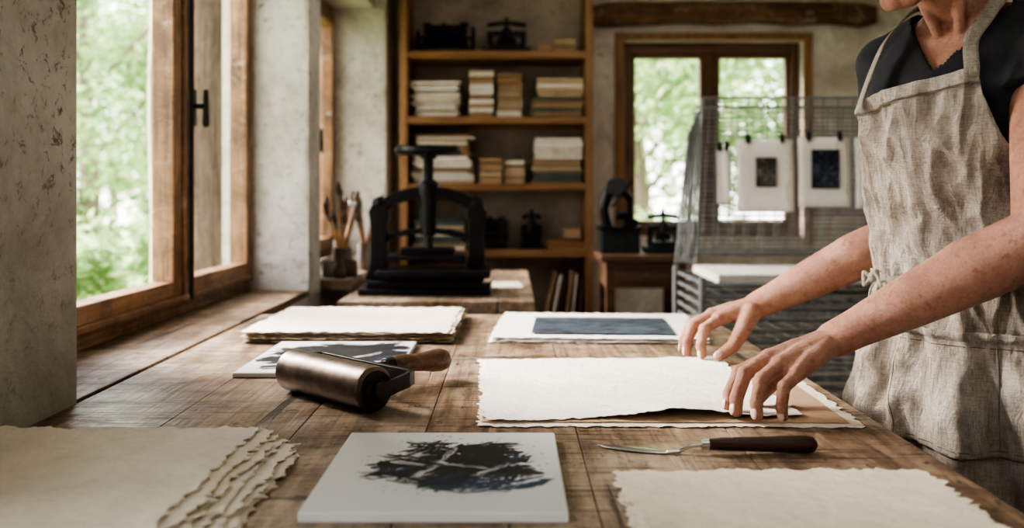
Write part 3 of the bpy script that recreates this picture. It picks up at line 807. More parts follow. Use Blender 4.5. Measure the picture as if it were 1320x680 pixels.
def machine(name, x, y, z, w, h, kind, mat=None):
    """small cast-iron proofing presses / numbering machines"""
    mat = mat or M_iron; e = empty(name, (x, y, z)); mb = MB(); d = .16
    z += .0006
    if kind == 0:
        mb.box(x - w / 2, x + w / 2, y - d / 2, y + d / 2, z, z + h * .16)
        for sx_ in (-1, 1):
            cx = x + sx_ * w * .32
            rings = [[V((cx + a * ww, y + b * dd, z + hh * h)) for a, b in ((-1, -1), (1, -1), (1, 1), (-1, 1))] for ww, dd, hh in ((.022, .06, .16), (.014, .035, .4), (.014, .035, .75), (.02, .02, .95))]
            mb.loft(rings)
        mb.cyl((x - w * .32, y, z + h * .42), (x + w * .32, y, z + h * .42), h * .15, seg=20)
        mb.cyl((x - w * .32, y, z + h * .68), (x + w * .32, y, z + h * .68), h * .12, seg=20)
        mb.cyl((x - w * .48, y, z + h * .5), (x + w * .48, y, z + h * .5), .008, seg=12)
        Mr = Matrix.Rotation(math.pi / 2, 3, 'Y')
        mb.torus((x + w * .47, y, z + h * .5), h * .3, .009, Mr); mb.torus((x - w * .47, y, z + h * .45), h * .22, .008, Mr)
        for k in range(3):
            a = k * 2.09; mb.cyl((x + w * .47, y, z + h * .5), (x + w * .47, y + h * .3 * math.cos(a), z + h * .5 + h * .3 * math.sin(a)), .005, seg=8)
        mb.cyl((x - .01, y, z + h * .95), (x - .01, y, z + h * .80), .012); mb.box(x - w * .34, x + w * .34, y - .012, y + .012, z + h * .80, z + h * .88)
    elif kind == 1:
        mb.box(x - w / 2, x + w / 2, y - d / 2, y + d / 2, z, z + h * .14)
        mb.box(x - w * .38, x + w * .38, y - d * .35, y + d * .35, z + h * .14, z + h * .26)
        for sx_ in (-1, 1): mb.cyl((x + sx_ * w * .34, y, z + h * .2), (x + sx_ * w * .34, y, z + h * .6), .013)
        mb.box(x - w * .4, x + w * .4, y - .02, y + .02, z + h * .5, z + h * .62)
        mb.lathe((x, y, z + h * .45), (0, 0, 1), [(0, .01), (0, .03), (h * .25, .022), (h * .25, .01)])
        mb.cyl((x, y, z + h * .26), (x, y, z + h), .010)
        mb.chain([(x - w * .36, y, z + h * .80), (x, y, z + h * .86), (x + w * .36, y, z + h * .80)], [.012, .010, .012], seg=10)
        mb.cyl((x - w * .2, y, z + h * .35), (x + w * .2, y, z + h * .35), h * .08)
    else:
        mb.box(x - w / 2, x + w / 2, y - d / 2, y + d / 2, z, z + h * .34, 1)
        mb.box(x - w * .55, x + w * .55, y - d * .55, y + d * .55, z + h * .30, z + h * .35)
        mb.chain([(x - w * .3, y, z + h * .34), (x - w * .40, y, z + h * .58), (x - w * .28, y, z + h * .80), (x + w * .02, y, z + h * .86), (x + w * .30, y, z + h * .72)], [.024, .022, .026, .022, .016], seg=14)
        mb.chain([(x + w * .30, y, z + h * .72), (x + w * .32, y, z + h * .45)], [.012, .012])
        mb.box(x + w * .1, x + w * .46, y - .05, y + .05, z + h * .35, z + h * .45)
        Md = Matrix.Rotation(math.pi / 2 - .5, 3, 'X')
        mb.lathe((x - w * .08, y - .03, z + h * .86), Md @ V((0, 0, 1)), [(0, .01), (0, .045), (.012, .048), (.012, .01)], 0, 24)
        mb.chain([(x - w * .2, y - .05, z + h * .62), (x + w * .30, y - .06, z + h * .95)], [.006, .008], seg=10)
        mb.cyl((x - w * .1, y - .03, z + h * .5), (x + w * .22, y - .03, z + h * .5), .018)
    mb.done('casting', [mat, M_iron2], e, ang=30, bevel=.0015)
machine('etching_press', sx(572), 4.68, SZ[5], .30, .17, 0)
machine('screw_press', sx(653), 4.68, SZ[5], .25, .19, 1)
machine('etching_press', sx(634), 4.68, SZ[2], .15, .17, 0)
machine('screw_press', sx(686), 4.68, SZ[2], .11, .20, 1)
e = empty('leaning_boards', (sx(728), 4.65, SZ[1]))
mb = MB()
for i in range(6):
    x = sx(700 + i * 9)
    mb.box(x, x + .010 + .004 * (i % 2), 4.57, 4.80, SZ[1] + .004, SZ[1] + .28 - .02 * (i % 3), i % 3, rot=Matrix.Rotation(.22 - .03 * i, 3, 'Y'), piv=V((x, 4.7, SZ[1])))
mb.done('boards', [M_box, M_pc, M_desk], e, False)
pile('book_stack', sx(560), sx(640), 4.58, 4.8, SZ[1], .20, 7, [M_pb, M_green, M_box], 17, .02)

# ------------------------------------------------------------------ side desk + presses
e = empty('side_desk', (.585, 4.15, .9))
mb = MB(); mb.box(.385, .785, 3.94, 4.36, .915, .945); mb.done('top', M_desk, e, False, .004)
mb = MB(); mb.box(.41, .76, 3.965, 3.985, .80, .915); mb.box(.41, .76, 4.315, 4.335, .80, .915); mb.box(.41, .43, 3.985, 4.315, .80, .915); mb.box(.74, .76, 3.985, 4.315, .80, .915)
mb.box(.45, .72, 3.958, 3.966, .825, .89); mb.sph((.585, 3.952, .857), .009)
mb.done('drawer_frame', M_desk, e, False, .002)
mb = MB()
for x in (.41, .72):
    for y in (3.965, 4.295): mb.box(x, x + .04, y, y + .04, 0, .80)
mb.done('legs', M_desk, e, False, .003)
machine('platen_press', .485, 4.13, .945, .17, .34, 2, M_iron)
machine('hand_press', .685, 4.13, .945, .17, .20, 1, M_iron2)

# ------------------------------------------------------------------ print drying rack
e = empty('print_drying_rack', (1.03, 3.35, 0))
mb = MB()
for k in range(19):
    z = .22 + k * .038
    y0, y1, x0, x1 = 3.05, 3.56, .65, 1.42
    for a in ((x0, y0, x1, y0), (x0, y1, x1, y1), (x0, y0, x0, y1), (x1, y0, x1, y1)): mb.cyl((a[0], a[1], z), (a[2], a[3], z), .0065, seg=6)
    for i in range(1, 12):
        x = x0 + (x1 - x0) * i / 12; mb.cyl((x, y0, z), (x, y1, z), .0018, seg=4)
    for j in range(1, 5):
        y = y0 + (y1 - y0) * j / 5; mb.cyl((x0, y, z), (x1, y, z), .0018, seg=4)
for x in (.64, 1.43):
    for y in (3.06, 3.56): mb.cyl((x, y, 0), (x, y, .93), .012, seg=10)
mb.done('horizontal_trays', M_wire, e)
def gridplane(mb, P0, ex, ey, nx, ny, r):
    P0 = V(P0); ex = V(ex); ey = V(ey)
    for i in range(nx + 1): a = P0 + ex * i / nx; mb.cyl(a, a + ey, r if 0 < i < nx else r * 2.2, seg=5)
    for j in range(ny + 1): a = P0 + ey * j / ny; mb.cyl(a, a + ex, r if 0 < j < ny else r * 2.2, seg=5)
mb = MB()
gridplane(mb, (.725, 3.56, .98), (.72, 0, 0), (.03, .05, .61), 12, 38, .0027)
gridplane(mb, (.69, 3.60, .97), (.72, 0, 0), (.05, .09, .59), 12, 30, .0022)
for k in range(6):
    mb.cyl((.64 + .018 * k, 3.56 + .008 * k, .94), (.70 + .013 * k, 3.60 + .01 * k, 1.46 + .026 * k), .006, seg=6)
mb.done('raised_trays', M_wire, e)
mb = MB()
for k in range(6): mb.box(.70, 1.38, 3.09, 3.52, .908 + k * .005, .9115 + k * .005, 0, rot=.01 * (k % 3 - 1))
mb.done('drying_sheets', [M_pw2], e, False)
def hung(name, xc, z0, z1, w, pm, pw, pz0, pz1, y=3.535):
    e = empty(name, (xc, y, z1))
    mb = MB(); rings = []
    for i in range(9):
        t = i / 8; z = z1 - (z1 - z0) * t; yy = y - .010 * math.sin(t * 2) + .004 * t
        rings.append((z, yy))
    nx = 8
    vs = [[mb.bm.verts.new((xc - w / 2 + w * i / nx, yy + .004 * math.sin(i * .9 + z * 9), z)) for i in range(nx + 1)] for z, yy in rings]
    for j in range(8):
        for i in range(nx): mb.bm.faces.new((vs[j][i], vs[j][i + 1], vs[j + 1][i + 1], vs[j + 1][i]))
    o = mb.done('sheet', M_pw2, e, recalc=False); s = o.modifiers.new('s', 'SOLIDIFY'); s.thickness = .0012
    if pm:
        mb = MB(); mb.box(xc - pw / 2, xc + pw / 2, y - .0215, y - .0195, pz0, pz1, rot=Matrix.Rotation(-.02, 3, 'X')); mb.done('printed_image', pm, e, False)
    mb = MB()
    for dx in (-.3, .3):
        mb.box(xc + dx * w - .008, xc + dx * w + .008, y - .012, y + .012, z1 - .012, z1 + .018); mb.cyl((xc + dx * w, y - .01, z1 + .016), (xc + dx * w, y + .012, z1 + .026), .004, seg=8)
    mb.done('clip', M_hdl, e, False, .001)
def rx(px): return (px - 660) / 332.0
def rz(py): return 1.21 + (250 - py) / 332.0
hung('hanging_print', rx(986), rz(273), rz(180), rx(1022) - rx(949), M_printg, .080, rz(241), rz(203))
hung('hanging_print', rx(1062), rz(266), rz(177), rx(1096) - rx(1029), M_printb, .108, rz(243), rz(193))
hung('hanging_print', rx(1128), rz(268), rz(178), rx(1157) - rx(1105), M_printg, .07, rz(240), rz(203))
hung('hanging_print', rx(934), rz(262), rz(190), .050, None, 0, 0, 0, 3.56)

# ------------------------------------------------------------------ person
Fd = V((-.8, -.6, 0)); Ld = V((.6, -.8, 0))
KEYS = [(.30, .150, .215, .0), (.60, .150, .215, .0), (.80, .135, .190, .0), (.90, .132, .183, 0), (.98, .118, .165, 0), (1.06, .108, .142, 0), (1.14, .112, .145, .003), (1.22, .118, .150, .012),
        (1.30, .122, .156, .025), (1.36, .115, .160, .022), (1.42, .098, .158, .008), (1.46, .078, .140, 0), (1.49, .055, .105, 0), (1.52, .04, .07, 0)]
PB = V((.808, 1.560, 0))
def tors(z):
    K = KEYS
    if z <= K[0][0]: k = K[0]; r = k[1:]
    elif z >= K[-1][0]: k = K[-1]; r = k[1:]
    else:
        for i in range(len(K) - 1):
            if K[i][0] <= z <= K[i + 1][0]:
                t = (z - K[i][0]) / (K[i + 1][0] - K[i][0]); t = t * t * (3 - 2 * t) * .5 + t * .5
                r = [K[i][j] * (1 - t) + K[i + 1][j] * t for j in (1, 2, 3)]; break
    lean = max(0, z - .95) * .09
    c = V((PB.x, PB.y, z)) + Fd * (lean + r[2])
    return c, r[0], r[1]
def tring(z, infl=0, n=48, ex=2.3):
    c, a, b = tors(z); out = []
    for i in range(n):
        t = 2 * math.pi * i / n; ct, st = math.cos(t), math.sin(t)
        out.append(c + Fd * (a + infl) * math.copysign(abs(ct) ** (2 / ex), ct) + Ld * (b + infl) * math.copysign(abs(st) ** (2 / ex), st))
    return out
CN = tors(1.48)[0]
shL = CN + Ld * .128 + V((-.008, 0, -.030)); shR = CN - Ld * .140 + V((0, 0, -.040))
elL = V((.728, 1.240, 1.155)); wrL = V((.492, 1.392, .988))
elR = V((.755, 1.775, 1.130)); wrR = V((.492, 1.822, .988))
neckT = V((.680, 1.475, 1.585))
Hc = V((.636, 1.460, 1.636))
hf = V((-.86, -.34, -.38)).normalized(); hs = hf.cross(V((0, 0, 1))).normalized(); hu = hs.cross(hf).normalized()
HM = Matrix((hs, hf, hu)).transposed()
def hp(x, y, z): return Hc + HM @ V((x, y, z))
def lerp(a, b, t): return a + (b - a) * t
FING = {
 'L': [((.388, 1.390, .957), (.320, 1.346, .8965), .0108), ((.385, 1.365, .964), (.325, 1.318, .8955), .0112), ((.394, 1.340, .959), (.350, 1.298, .895), .0106), ((.410, 1.317, .947), (.385, 1.292, .8945), .0095)],
 'R': [((.408, 1.797, .963), (.370, 1.768, .8975), .0108), ((.400, 1.823, .968), (.347, 1.803, .897), .0112), ((.404, 1.849, .963), (.345, 1.838, .897), .0106), ((.416, 1.872, .954), (.362, 1.864, .896), .0095)]}
nails = []
def hand(mb, side, wr):
    for i, (K, T, r) in enumerate(FING[side]):
        K = V(K); T = V(T); d = T - K
        out = (K - wr); out.z = 0; out.normalize()
        P1 = K + d * .42 + out * .017 + V((0, 0, .011)); P2 = K + d * .77 + out * .012 + V((0, 0, .002))
        mb.chain([K, P1, P2, T], [r * 1.12, r * 1.0, r * .93, r * .80], seg=16)
        mb.sph(K + V((0, 0, .0015)), r * 1.22); mb.sph(P1, r * 1.09); mb.sph(P2, r * .98)
        base = wr + (K - wr) * .10
        mb.chain([base, lerp(base, K, .5) + V((0, 0, .001)), K], [.021, .0165, r * 1.2], seg=14)
        mb.chain([wr + (K - wr) * .3 + V((0, 0, .013)), lerp(base, K, .6) + V((0, 0, .0160)), K + V((0, 0, .0110))], [.003, .0036, .0036], seg=8)
        dd = (T - P2).normalized(); nrm = (out + V((0, 0, .25))); nrm = (nrm - dd * nrm.dot(dd)).normalized()
        nails.append((T - dd * .003 + nrm * r * .66, dd, nrm, r))
    Ks = [V(k[0]) for k in FING[side]]
    for a, b in ((0, 1), (1, 2), (2, 3)):
        m_ = (Ks[a] + Ks[b]) / 2; mb.chain([lerp(wr, m_, .3), lerp(wr, m_, .95) - V((0, 0, .002))], [.019, .0115], seg=12)
body = MB()
zs = [.78 + i * .02 for i in range(38)]
body.loft([tring(z) for z in zs if z <= 1.52])
body.chain([CN - V((0, 0, .05)), CN + V((0, 0, .04)) + Fd * .01, neckT], [.062, .056, .053], seg=24)
for s_ in (-1, 1):
    body.chain([CN + Fd * .070 + Ld * s_ * .020 + V((0, 0, -.022)), CN + Fd * .045 + Ld * s_ * .085 + V((0, 0, -.002))], [.009, .008], seg=10)
    body.chain([CN + Fd * .066 + Ld * s_ * .016 + V((0, 0, -.015)), neckT + Ld * s_ * .045 + V((0, 0, .01))], [.008, .013], seg=10)
for s in (shL, shR):
    body.chain([CN + V((0, 0, .015)), lerp(CN, s, .55) + V((0, 0, .016)), s], [.042, .040, .050], seg=20)
def arm(mb, sh, el, wr):
    mid_ = lerp(sh, el, .45); fm = lerp(el, wr, .28)
    mb.chain([sh, mid_, lerp(sh, el, .85), el], [.052, .049, .044, .0425], seg=28)
    mb.chain([el, fm, lerp(el, wr, .62), lerp(el, wr, .88), wr], [.0425, .0470, .0385, .0295, .0275], seg=28)
    side = (wr - el).normalized().cross(V((0, 0, 1))).normalized()
    mb.sph(lerp(el, wr, .97) + side * .012 + V((0, 0, .016)), .011)
    mb.chain([lerp(el, wr, .05) + V((0, 0, .010)), lerp(el, wr, .35) + V((0, 0, .016)) - side * .008, lerp(el, wr, .7) + V((0, 0, .010))], [.030, .034, .022], seg=16)
arm(body, shL, elL, wrL); arm(body, shR, elR, wrR)
hand(body, 'L', wrL); hand(body, 'R', wrR)
body.chain([(.472, 1.405, .975), (.440, 1.424, .947), (.402, 1.410, .917), (.372, 1.382, .898)], [.021, .0170, .0130, .0102], seg=14)
body.chain([(.472, 1.800, .975), (.450, 1.776, .945), (.426, 1.755, .917), (.396, 1.750, .898)], [.021, .0170, .0130, .0102], seg=14)
nails.append((V((.394, 1.742, .904)), V((-.8, -.1, -.5)).normalized(), V((-.2, -.8, .5)).normalized(), .0110))
# head
body.sph(hp(0, -.018, .035), 1, (.074, .094, .086), M=HM, seg=32)
body.sph(hp(0, .022, -.025), 1, (.060, .066, .086), M=HM, seg=32)
body.chain([hp(-.048, .0, -.062), hp(-.020, .058, -.098), hp(.020, .058, -.098), hp(.048, .0, -.062)], [.020, .018, .018, .020], seg=16)
body.sph(hp(0, .068, -.098), .017)
body.chain([hp(0, .082, .004), hp(0, .096, -.022), hp(0, .103, -.036)], [.008, .009, .011], seg=12)
body.sph(hp(-.011, .093, -.038), .007); body.sph(hp(.011, .093, -.038), .007)
body.chain([hp(-.04, .070, .022), hp(0, .080, .020), hp(.04, .070, .022)], [.009, .009, .009], seg=10)
body.sph(hp(-.035, .055, -.03), .024); body.sph(hp(.035, .055, -.03), .024)
for s in (-1, 1): body.sph(hp(s * .073, -.012, -.012), 1, (.008, .018, .030), M=HM)
body.sph(hp(0, .078, -.066), 1, (.024, .012, .013), M=HM)
feet = []
for s in (-1, 1):
    hip = V((PB.x, PB.y, .86)) + Ld * .085 * s; kn = V((PB.x, PB.y, .48)) + Ld * .095 * s; an = V((PB.x + .01, PB.y, .09)) + Ld * .10 * s
    body.chain([hip, lerp(hip, kn, .4), kn, lerp(kn, an, .35), an], [.092, .082, .058, .055, .038], seg=20)
    feet.append((hip, kn, an))
def remeshed(mb, name, vox, mat, parent, it=6, fac=.5):
    bmesh.ops.recalc_face_normals(mb.bm, faces=mb.bm.faces[:])
    o = parent.location.copy()
    me = bpy.data.meshes.new(name + '_src'); mb.bm.to_mesh(me); mb.bm.free()
    ob = bpy.data.objects.new(name, me); COL.objects.link(ob)
    r = ob.modifiers.new('r', 'REMESH'); r.mode = 'VOXEL'; r.voxel_size = vox; r.use_smooth_shade = True
    s = ob.modifiers.new('s', 'SMOOTH'); s.iterations = it; s.factor = fac
    bpy.context.view_layer.update()
    dg = bpy.context.evaluated_depsgraph_get()
    m2 = bpy.data.meshes.new_from_object(ob.evaluated_get(dg))
    ob.modifiers.clear(); ob.data = m2; m2.name = name
    m2.materials.clear(); m2.materials.append(mat)
    m2.transform(Matrix.Translation(-o))
    for p_ in m2.polygons: p_.use_smooth = True
    ob.parent = parent
    return ob
person = empty('printmaker_woman', (PB.x, PB.y, 0))
remeshed(body, 'body', .0026, M_skin, person, 5)
mb = MB()
for q, dd, nrm, r in nails:
    sd = dd.cross(nrm).normalized(); Mx = Matrix((sd, dd, nrm)).transposed()
    mb.sph(q, 1, (r * .60, r * .85, r * .22), M=Mx, seg=14)
mb.done('finger_nails', M_nail, person)
mb = MB(); mb.sph(hp(0, .0865, -.060), 1, (.022, .007, .0048), M=HM); mb.sph(hp(0, .085, -.069), 1, (.020, .008, .0058), M=HM); mb.done('lips', M_lips, person)
mb = MB()
for s in (-1, 1):
    mb.sph(hp(s * .030, .070, .004), .0125, mi=0); mb.sph(hp(s * .030, .0775, .001), .0062, mi=1)
mb.done('eyes', [M_eye, M_iris], person)
mb = MB()
for s in (-1, 1): mb.chain([hp(s * .016, .087, .027), hp(s * .032, .084, .032), hp(s * .048, .070, .028)], [.003, .0034, .0018], seg=8)
mb.done('eyebrows', M_hair, person)
hair = MB()
hair.sph(hp(0, -.032, .048), 1, (.083, .098, .088), M=HM, seg=28)
hair.sph(hp(0, -.07, -.01), 1, (.070, .060, .075), M=HM, seg=24)
hair.sph(hp(0, -.135, .03), 1, (.040, .038, .042), M=HM)
for s in (-1, 1): hair.chain([hp(s * .03, .055, .098), hp(s * .066, .03, .06), hp(s * .077, -.02, .03)], [.014, .015, .016])
remeshed(hair, 'hair', .005, M_hair, person, 3)
# shirt
sh = MB()
zs = [.98 + i * .02 for i in range(28)]
sh.loft([tring(z, .010) for z in zs if z <= 1.521])
for s, el, fr in ((shL, elL, .33), (shR, elR, .40)):
    sh.chain([CN + V((0, 0, .012)), lerp(CN, s, .55) + V((0, 0, .020)), s], [.050, .047, .060], seg=24)
    sh.chain([s, lerp(s, el, fr * .5), lerp(s, el, fr)], [.060, .060, .063], seg=28, open_end=True)
    sh.sph(lerp(s, CN, .3) - V((0, 0, .05)), .060)
shirt = remeshed(sh, 'black_tshirt', .005, M_shirt, person, 4)
bm = bmesh.new(); bm.from_mesh(shirt.data)
kill = []
for f in bm.faces:
    c = f.calc_center_median() + person.location; rel = c - CN; lat = rel.dot(Ld); fw = rel.dot(Fd)
    if abs(lat) < .085:
        if fw > -.01 and c.z > 1.405 + abs(lat) * 1.25: kill.append(f)
        elif fw <= -.01 and c.z > 1.502 and abs(lat) < .075: kill.append(f)
bmesh.ops.delete(bm, geom=kill, context='FACES')
for v in bm.verts:
    w = v.co + person.location
    k = .007 * noise.noise(V((w.x * 14, w.y * 14, w.z * 26)))
    v.co += v.normal * k
bm.to_mesh(shirt.data); bm.free()
so = shirt.modifiers.new('s', 'SOLIDIFY'); so.thickness = .003
tr = MB(); tr.loft([tring(z, .006) for z in [.80, .85, .9, .95, 1.0]])
for hip, kn, an in feet: tr.chain([hip, lerp(hip, kn, .4), kn, lerp(kn, an, .4), an + V((0, 0, .02))], [.105, .095, .074, .070, .064], seg=20, open_end=True)
remeshed(tr, 'trousers', .008, M_jeans, person, 4)
sm = MB()
for hip, kn, an in feet:
    b = V((an.x, an.y, .042)); sm.chain([b - Fd * .035, b + Fd * .05, b + Fd * .14], [.040, .040, .034], seg=18)
shoes = remeshed(sm, 'leather_shoes', .006, M_shoe, person, 4)
# apron
def phimax(z, sgn):
    if sgn < 0: T = [(1.40, 35), (1.34, 39), (1.28, 47), (1.22, 62), (1.17, 80), (1.12, 95), (1.06, 104), (.9, 110), (.5, 112)]
    else: T = [(1.40, 23), (1.36, 26), (1.30, 35), (1.24, 48), (1.18, 68), (1.12, 90), (1.06, 104), (.9, 110), (.5, 112)]
    if z >= T[0][0]: return math.radians(T[0][1])
    for i in range(len(T) - 1):
        if T[i + 1][0] <= z <= T[i][0]:
            t = (T[i][0] - z) / (T[i][0] - T[i + 1][0]); return math.radians(T[i][1] * (1 - t) + T[i + 1][1] * t)
    return math.radians(112)
def ridge(v):
    return 1 - 2 * abs(noise.noise(v))
def apt(phi, z, off=0):
    zq = z
    if z > 1.25: zq = z - .034 * min(1, (z - 1.25) / .12) * max(0, min(1, (.35 - phi) / .9))
    z = zq
    c, a, b = tors(z)
    if z > 1.30:
        c2, a2, b2 = tors(1.30); t = min(1, (z - 1.30) / .12); c = V((c.x, c.y, z)); a = a * (1 - t) + (a2 - .004) * t
    sk = min(1, max(0, (1.06 - z) / .20)); bb = min(1, max(0, (z - 1.20) / .10))
    fold = .013 * sk * math.sin(phi * 7.5 + 2.6 * noise.noise(V((phi * 1.2, z * 2.5, 3)))) + .008 * sk * math.sin(phi * 17 + 3.5 * noise.noise(V((phi, z * 3, 8))))
    nn = .012 * noise.noise(V((phi * 2.6 + z * 5, z * 7 - phi * 1.5, 1.3)))
    nn += .0090 * ridge(V((phi * 2.4 - z * 5, z * 9 + phi * 2.6, 4.1))) + .0055 * ridge(V((phi * 6 + z * 9, z * 15 - phi * 4, 9.7))) - .006
    wa = math.exp(-((z - 1.065) / .035) ** 2)
    g = .005 * wa * math.sin(phi * 34 + 4 * noise.noise(V((phi * 3, 0, 0))))
    o = .022 + .007 * bb + (1 - .6 * wa) * (fold + nn) + g + .010 * sk + off
    ex = 2.25; ct, st = math.cos(phi), math.sin(phi)
    return c + Fd * (a + o) * math.copysign(abs(ct) ** (2 / ex), ct) + Ld * (b + o) * math.copysign(abs(st) ** (2 / ex), st)
mb = MB(); rows = []
NZ, NP = 220, 220
for j in range(NZ + 1):
    z = 1.40 - (1.40 - .50) * j / NZ; pl = phimax(z, -1); pr_ = phimax(z, 1)
    rows.append([apt(-pl + (pl + pr_) * i / NP, z) for i in range(NP + 1)])
mb.loft(rows, cap=False, closed=False)
ap = mb.done('apron_cloth', M_linen, person, recalc=False, ang=80); s = ap.modifiers.new('s', 'SOLIDIFY'); s.thickness = .0022; s.offset = 0
def seam(mb, pts, r): mb.chain(pts, [r] * len(pts), seg=6)
mb = MB(); rows = []
for j in range(7):
    z = 1.402 - .022 * j / 6; pl = phimax(z, -1); pr_ = phimax(z, 1)
    rows.append([apt(-pl + (pl + pr_) * i / 60, z, .0028) for i in range(61)])
mb.loft(rows, cap=False, closed=False); o_ = mb.done('bib_hem', M_linen, person, recalc=False, ang=80); s = o_.modifiers.new('s', 'SOLIDIFY'); s.thickness = .0018
mb = MB(); rows = []
for j in range(61):
    z = .995 - .19 * j / 60
    rows.append([apt(math.radians(-16 + 78 * i / 90), z, .0100 + (.006 if j < 4 else 0) + .004 * math.sin(i * .12) * (1 - j / 60) - (.008 if i in (0, 90) or j == 60 else 0)) for i in range(91)])
mb.loft(rows, cap=False, closed=False); o_ = mb.done('pocket', M_linen, person, recalc=False, ang=80); s = o_.modifiers.new('s', 'SOLIDIFY'); s.thickness = .0026
mb = MB()
for zz in (.972, .815): seam(mb, [apt(math.radians(-15 + 76 * i / 40), zz, .0120 + .004 * math.sin(i * .27) * (zz > .9)) for i in range(41)], .0013)
for ph in (-14.5, 60.5, 24): seam(mb, [apt(math.radians(ph), .972 - .157 * i / 20, .0122) for i in range(21)], .0013)
seam(mb, [apt(-phimax(1.38, -1) * .98 + (phimax(1.38, -1) + phimax(1.38, 1)) * .98 * i / 30, 1.378, .0050) for i in range(31)], .0009)
mb.done('pocket_stitching', M_thread, person)
def ribbon(pts, w, nrmf, name, mat=M_linen, th=.0022):
    mb = MB(); rows = []
    for i, q in enumerate(pts):
        d = (pts[min(i + 1, len(pts) - 1)] - pts[max(i - 1, 0)]).normalized(); n_ = nrmf(q).normalized(); s_ = d.cross(n_).normalized()
        rows.append([q + s_ * w * (k / 4 - .5) for k in range(5)])
    mb.loft(rows, cap=False, closed=False); o_ = mb.done(name, mat, person, recalc=False, ang=80)
    s = o_.modifiers.new('s', 'SOLIDIFY'); s.thickness = th; return o_
rad = lambda q: V((q.x, q.y, 0)) - V((PB.x, PB.y, 0))
ribbon([apt(math.radians(-175 + 350 * i / 120), 1.066 + .004 * math.sin(i * .2), .007) for i in range(121)], .014, rad, 'waist_tie')
kq = apt(math.radians(-50), 1.064, .013)
mb = MB(); mb.sph(kq, .009, (1, 1, 1.1))
mb.chain([kq, kq + Ld * .012 + V((0, 0, .010)) + rad(kq).normalized() * .006, kq + Ld * .018 + V((0, 0, -.012)), kq], [.004, .005, .005, .004], seg=10)
mb.chain([kq, kq - Ld * .012 + V((0, 0, .006)) + rad(kq).normalized() * .004, kq - Ld * .016 + V((0, 0, -.014)), kq], [.004, .005, .005, .004], seg=10)
mb.done('tie_knot', M_linen, person)
ribbon([apt(math.radians(-50 + 1.5 * math.sin(i * .3)), 1.060 - .10 * i / 16, .010 + .003 * math.sin(i * .5)) for i in range(17)], .010, rad, 'tie_end')
for sg in (-1, 1):
    pm = phimax(1.40, sg) * .90 * sg
    a0 = apt(pm, 1.385, .005); a1 = apt(pm, 1.402, .005)
    lat = .094 if sg < 0 else .062
    ctl = [a0, a1, CN + Fd * .118 + Ld * sg * (lat) + V((0, 0, -.030)), CN + Fd * .088 + Ld * sg * (lat * .5 + .040) + V((0, 0, .008)), CN + Fd * .04 + Ld * sg * .074 + V((0, 0, .048)), CN + Fd * -.02 + Ld * sg * .070 + V((0, 0, .060)), CN + Fd * -.07 + Ld * sg * .045 + V((0, 0, .045)), CN + Fd * -.082 + V((0, 0, .040))]
    pts = []
    for i in range(len(ctl) - 1):
        p0 = ctl[max(0, i - 1)]; p1 = ctl[i]; p2 = ctl[i + 1]; p3 = ctl[min(len(ctl) - 1, i + 2)]
        for k in range(8):
            t = k / 8
            pts.append(.5 * ((2 * p1) + (p2 - p0) * t + (2 * p0 - 5 * p1 + 4 * p2 - p3) * t * t + (3 * p1 - p0 - 3 * p2 + p3) * t ** 3))
    pts.append(ctl[-1])
    rb = ribbon(pts, .022, lambda q: (q - (CN - V((0, 0, .06)))), 'neck_strap_%d' % (1 if sg < 0 else 2), th=.003)

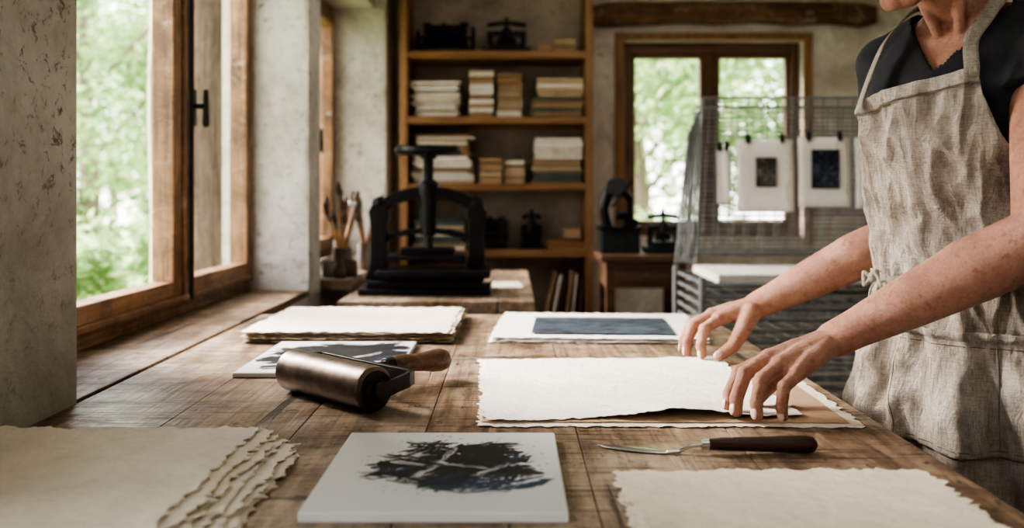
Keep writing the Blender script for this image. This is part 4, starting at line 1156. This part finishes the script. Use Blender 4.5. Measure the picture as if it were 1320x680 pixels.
# ------------------------------------------------------------------ light
w = bpy.data.worlds.new('World'); scn.world = w; w.use_nodes = True
nt = w.node_tree; bg = nt.nodes['Background']
tc = nd(nt, 'ShaderNodeTexCoord'); sp = nd(nt, 'ShaderNodeSeparateXYZ'); nt.links.new(tc.outputs['Generated'], sp.inputs[0])
sky = ramp(nt, sp.outputs['Z'], [(0, (1.0, .975, .96)), (.6, (.93, .95, 1.0))])
nt.links.new(sky, bg.inputs['Color']); bg.inputs['Strength'].default_value = 6.0
sl = bpy.data.lights.new('sun', 'SUN'); sl.energy = 19.0; sl.angle = math.radians(35); sl.color = (1, .92, .84)
so = bpy.data.objects.new('sun', sl); COL.objects.link(so)
so.rotation_euler = V((1.0, -.42, -.62)).to_track_quat('-Z', 'Y').to_euler()
def portal(loc, sx_, sy_, dirv):
    l = bpy.data.lights.new('sky_portal', 'AREA'); l.shape = 'RECTANGLE'; l.size = sx_; l.size_y = sy_; l.cycles.is_portal = True
    o = bpy.data.objects.new('sky_portal', l); COL.objects.link(o); o.location = loc; o.rotation_euler = V(dirv).to_track_quat('-Z', 'Z').to_euler()
portal((-1.02, 2.44, 1.52), 1.4, 1.4, (1, 0, 0)); portal((-1.02, 4.05, 1.52), 1.2, 1.4, (1, 0, 0)); portal((-1.02, -.1, 1.5), 1.5, 1.4, (1, 0, 0)); portal((1.08, 5.2, 1.5), 1.0, 1.1, (0, -1, 0))
def area(name, loc, size, power, dirv, col=(1, 1, 1)):
    l = bpy.data.lights.new(name, 'AREA'); l.size = size; l.energy = power; l.color = col
    o = bpy.data.objects.new(name, l); COL.objects.link(o); o.location = loc; o.rotation_euler = V(dirv).to_track_quat('-Z', 'Y').to_euler()
area('added_ceiling_fill', (.6, .5, 2.55), 1.0, 5, (-.3, .25, -1), (1, .95, .91))  # added fill light under the ceiling, out of view, to brighten the interior
area('added_ceiling_fill', (.5, 3.2, 2.55), 1.0, 7, (.1, .1, -1), (1, .95, .91))  # second added fill, lifts the back of the room

# ------------------------------------------------------------------ camera
cam = bpy.data.cameras.new('camera'); co = bpy.data.objects.new('camera', cam); COL.objects.link(co)
co.location = (0, 0, 1.21); co.rotation_euler = (math.radians(90), 0, 0)
cam.sensor_width = 36; cam.lens = 32; cam.shift_y = -90 / 1320
cam.dof.use_dof = True; cam.dof.focus_distance = 1.42; cam.dof.aperture_fstop = 2.8
cam.clip_start = .02
scn.camera = co
scn.view_settings.view_transform = 'AgX'
try: scn.view_settings.look = 'AgX - High Contrast'
except Exception: pass
scn.view_settings.exposure = 0.08
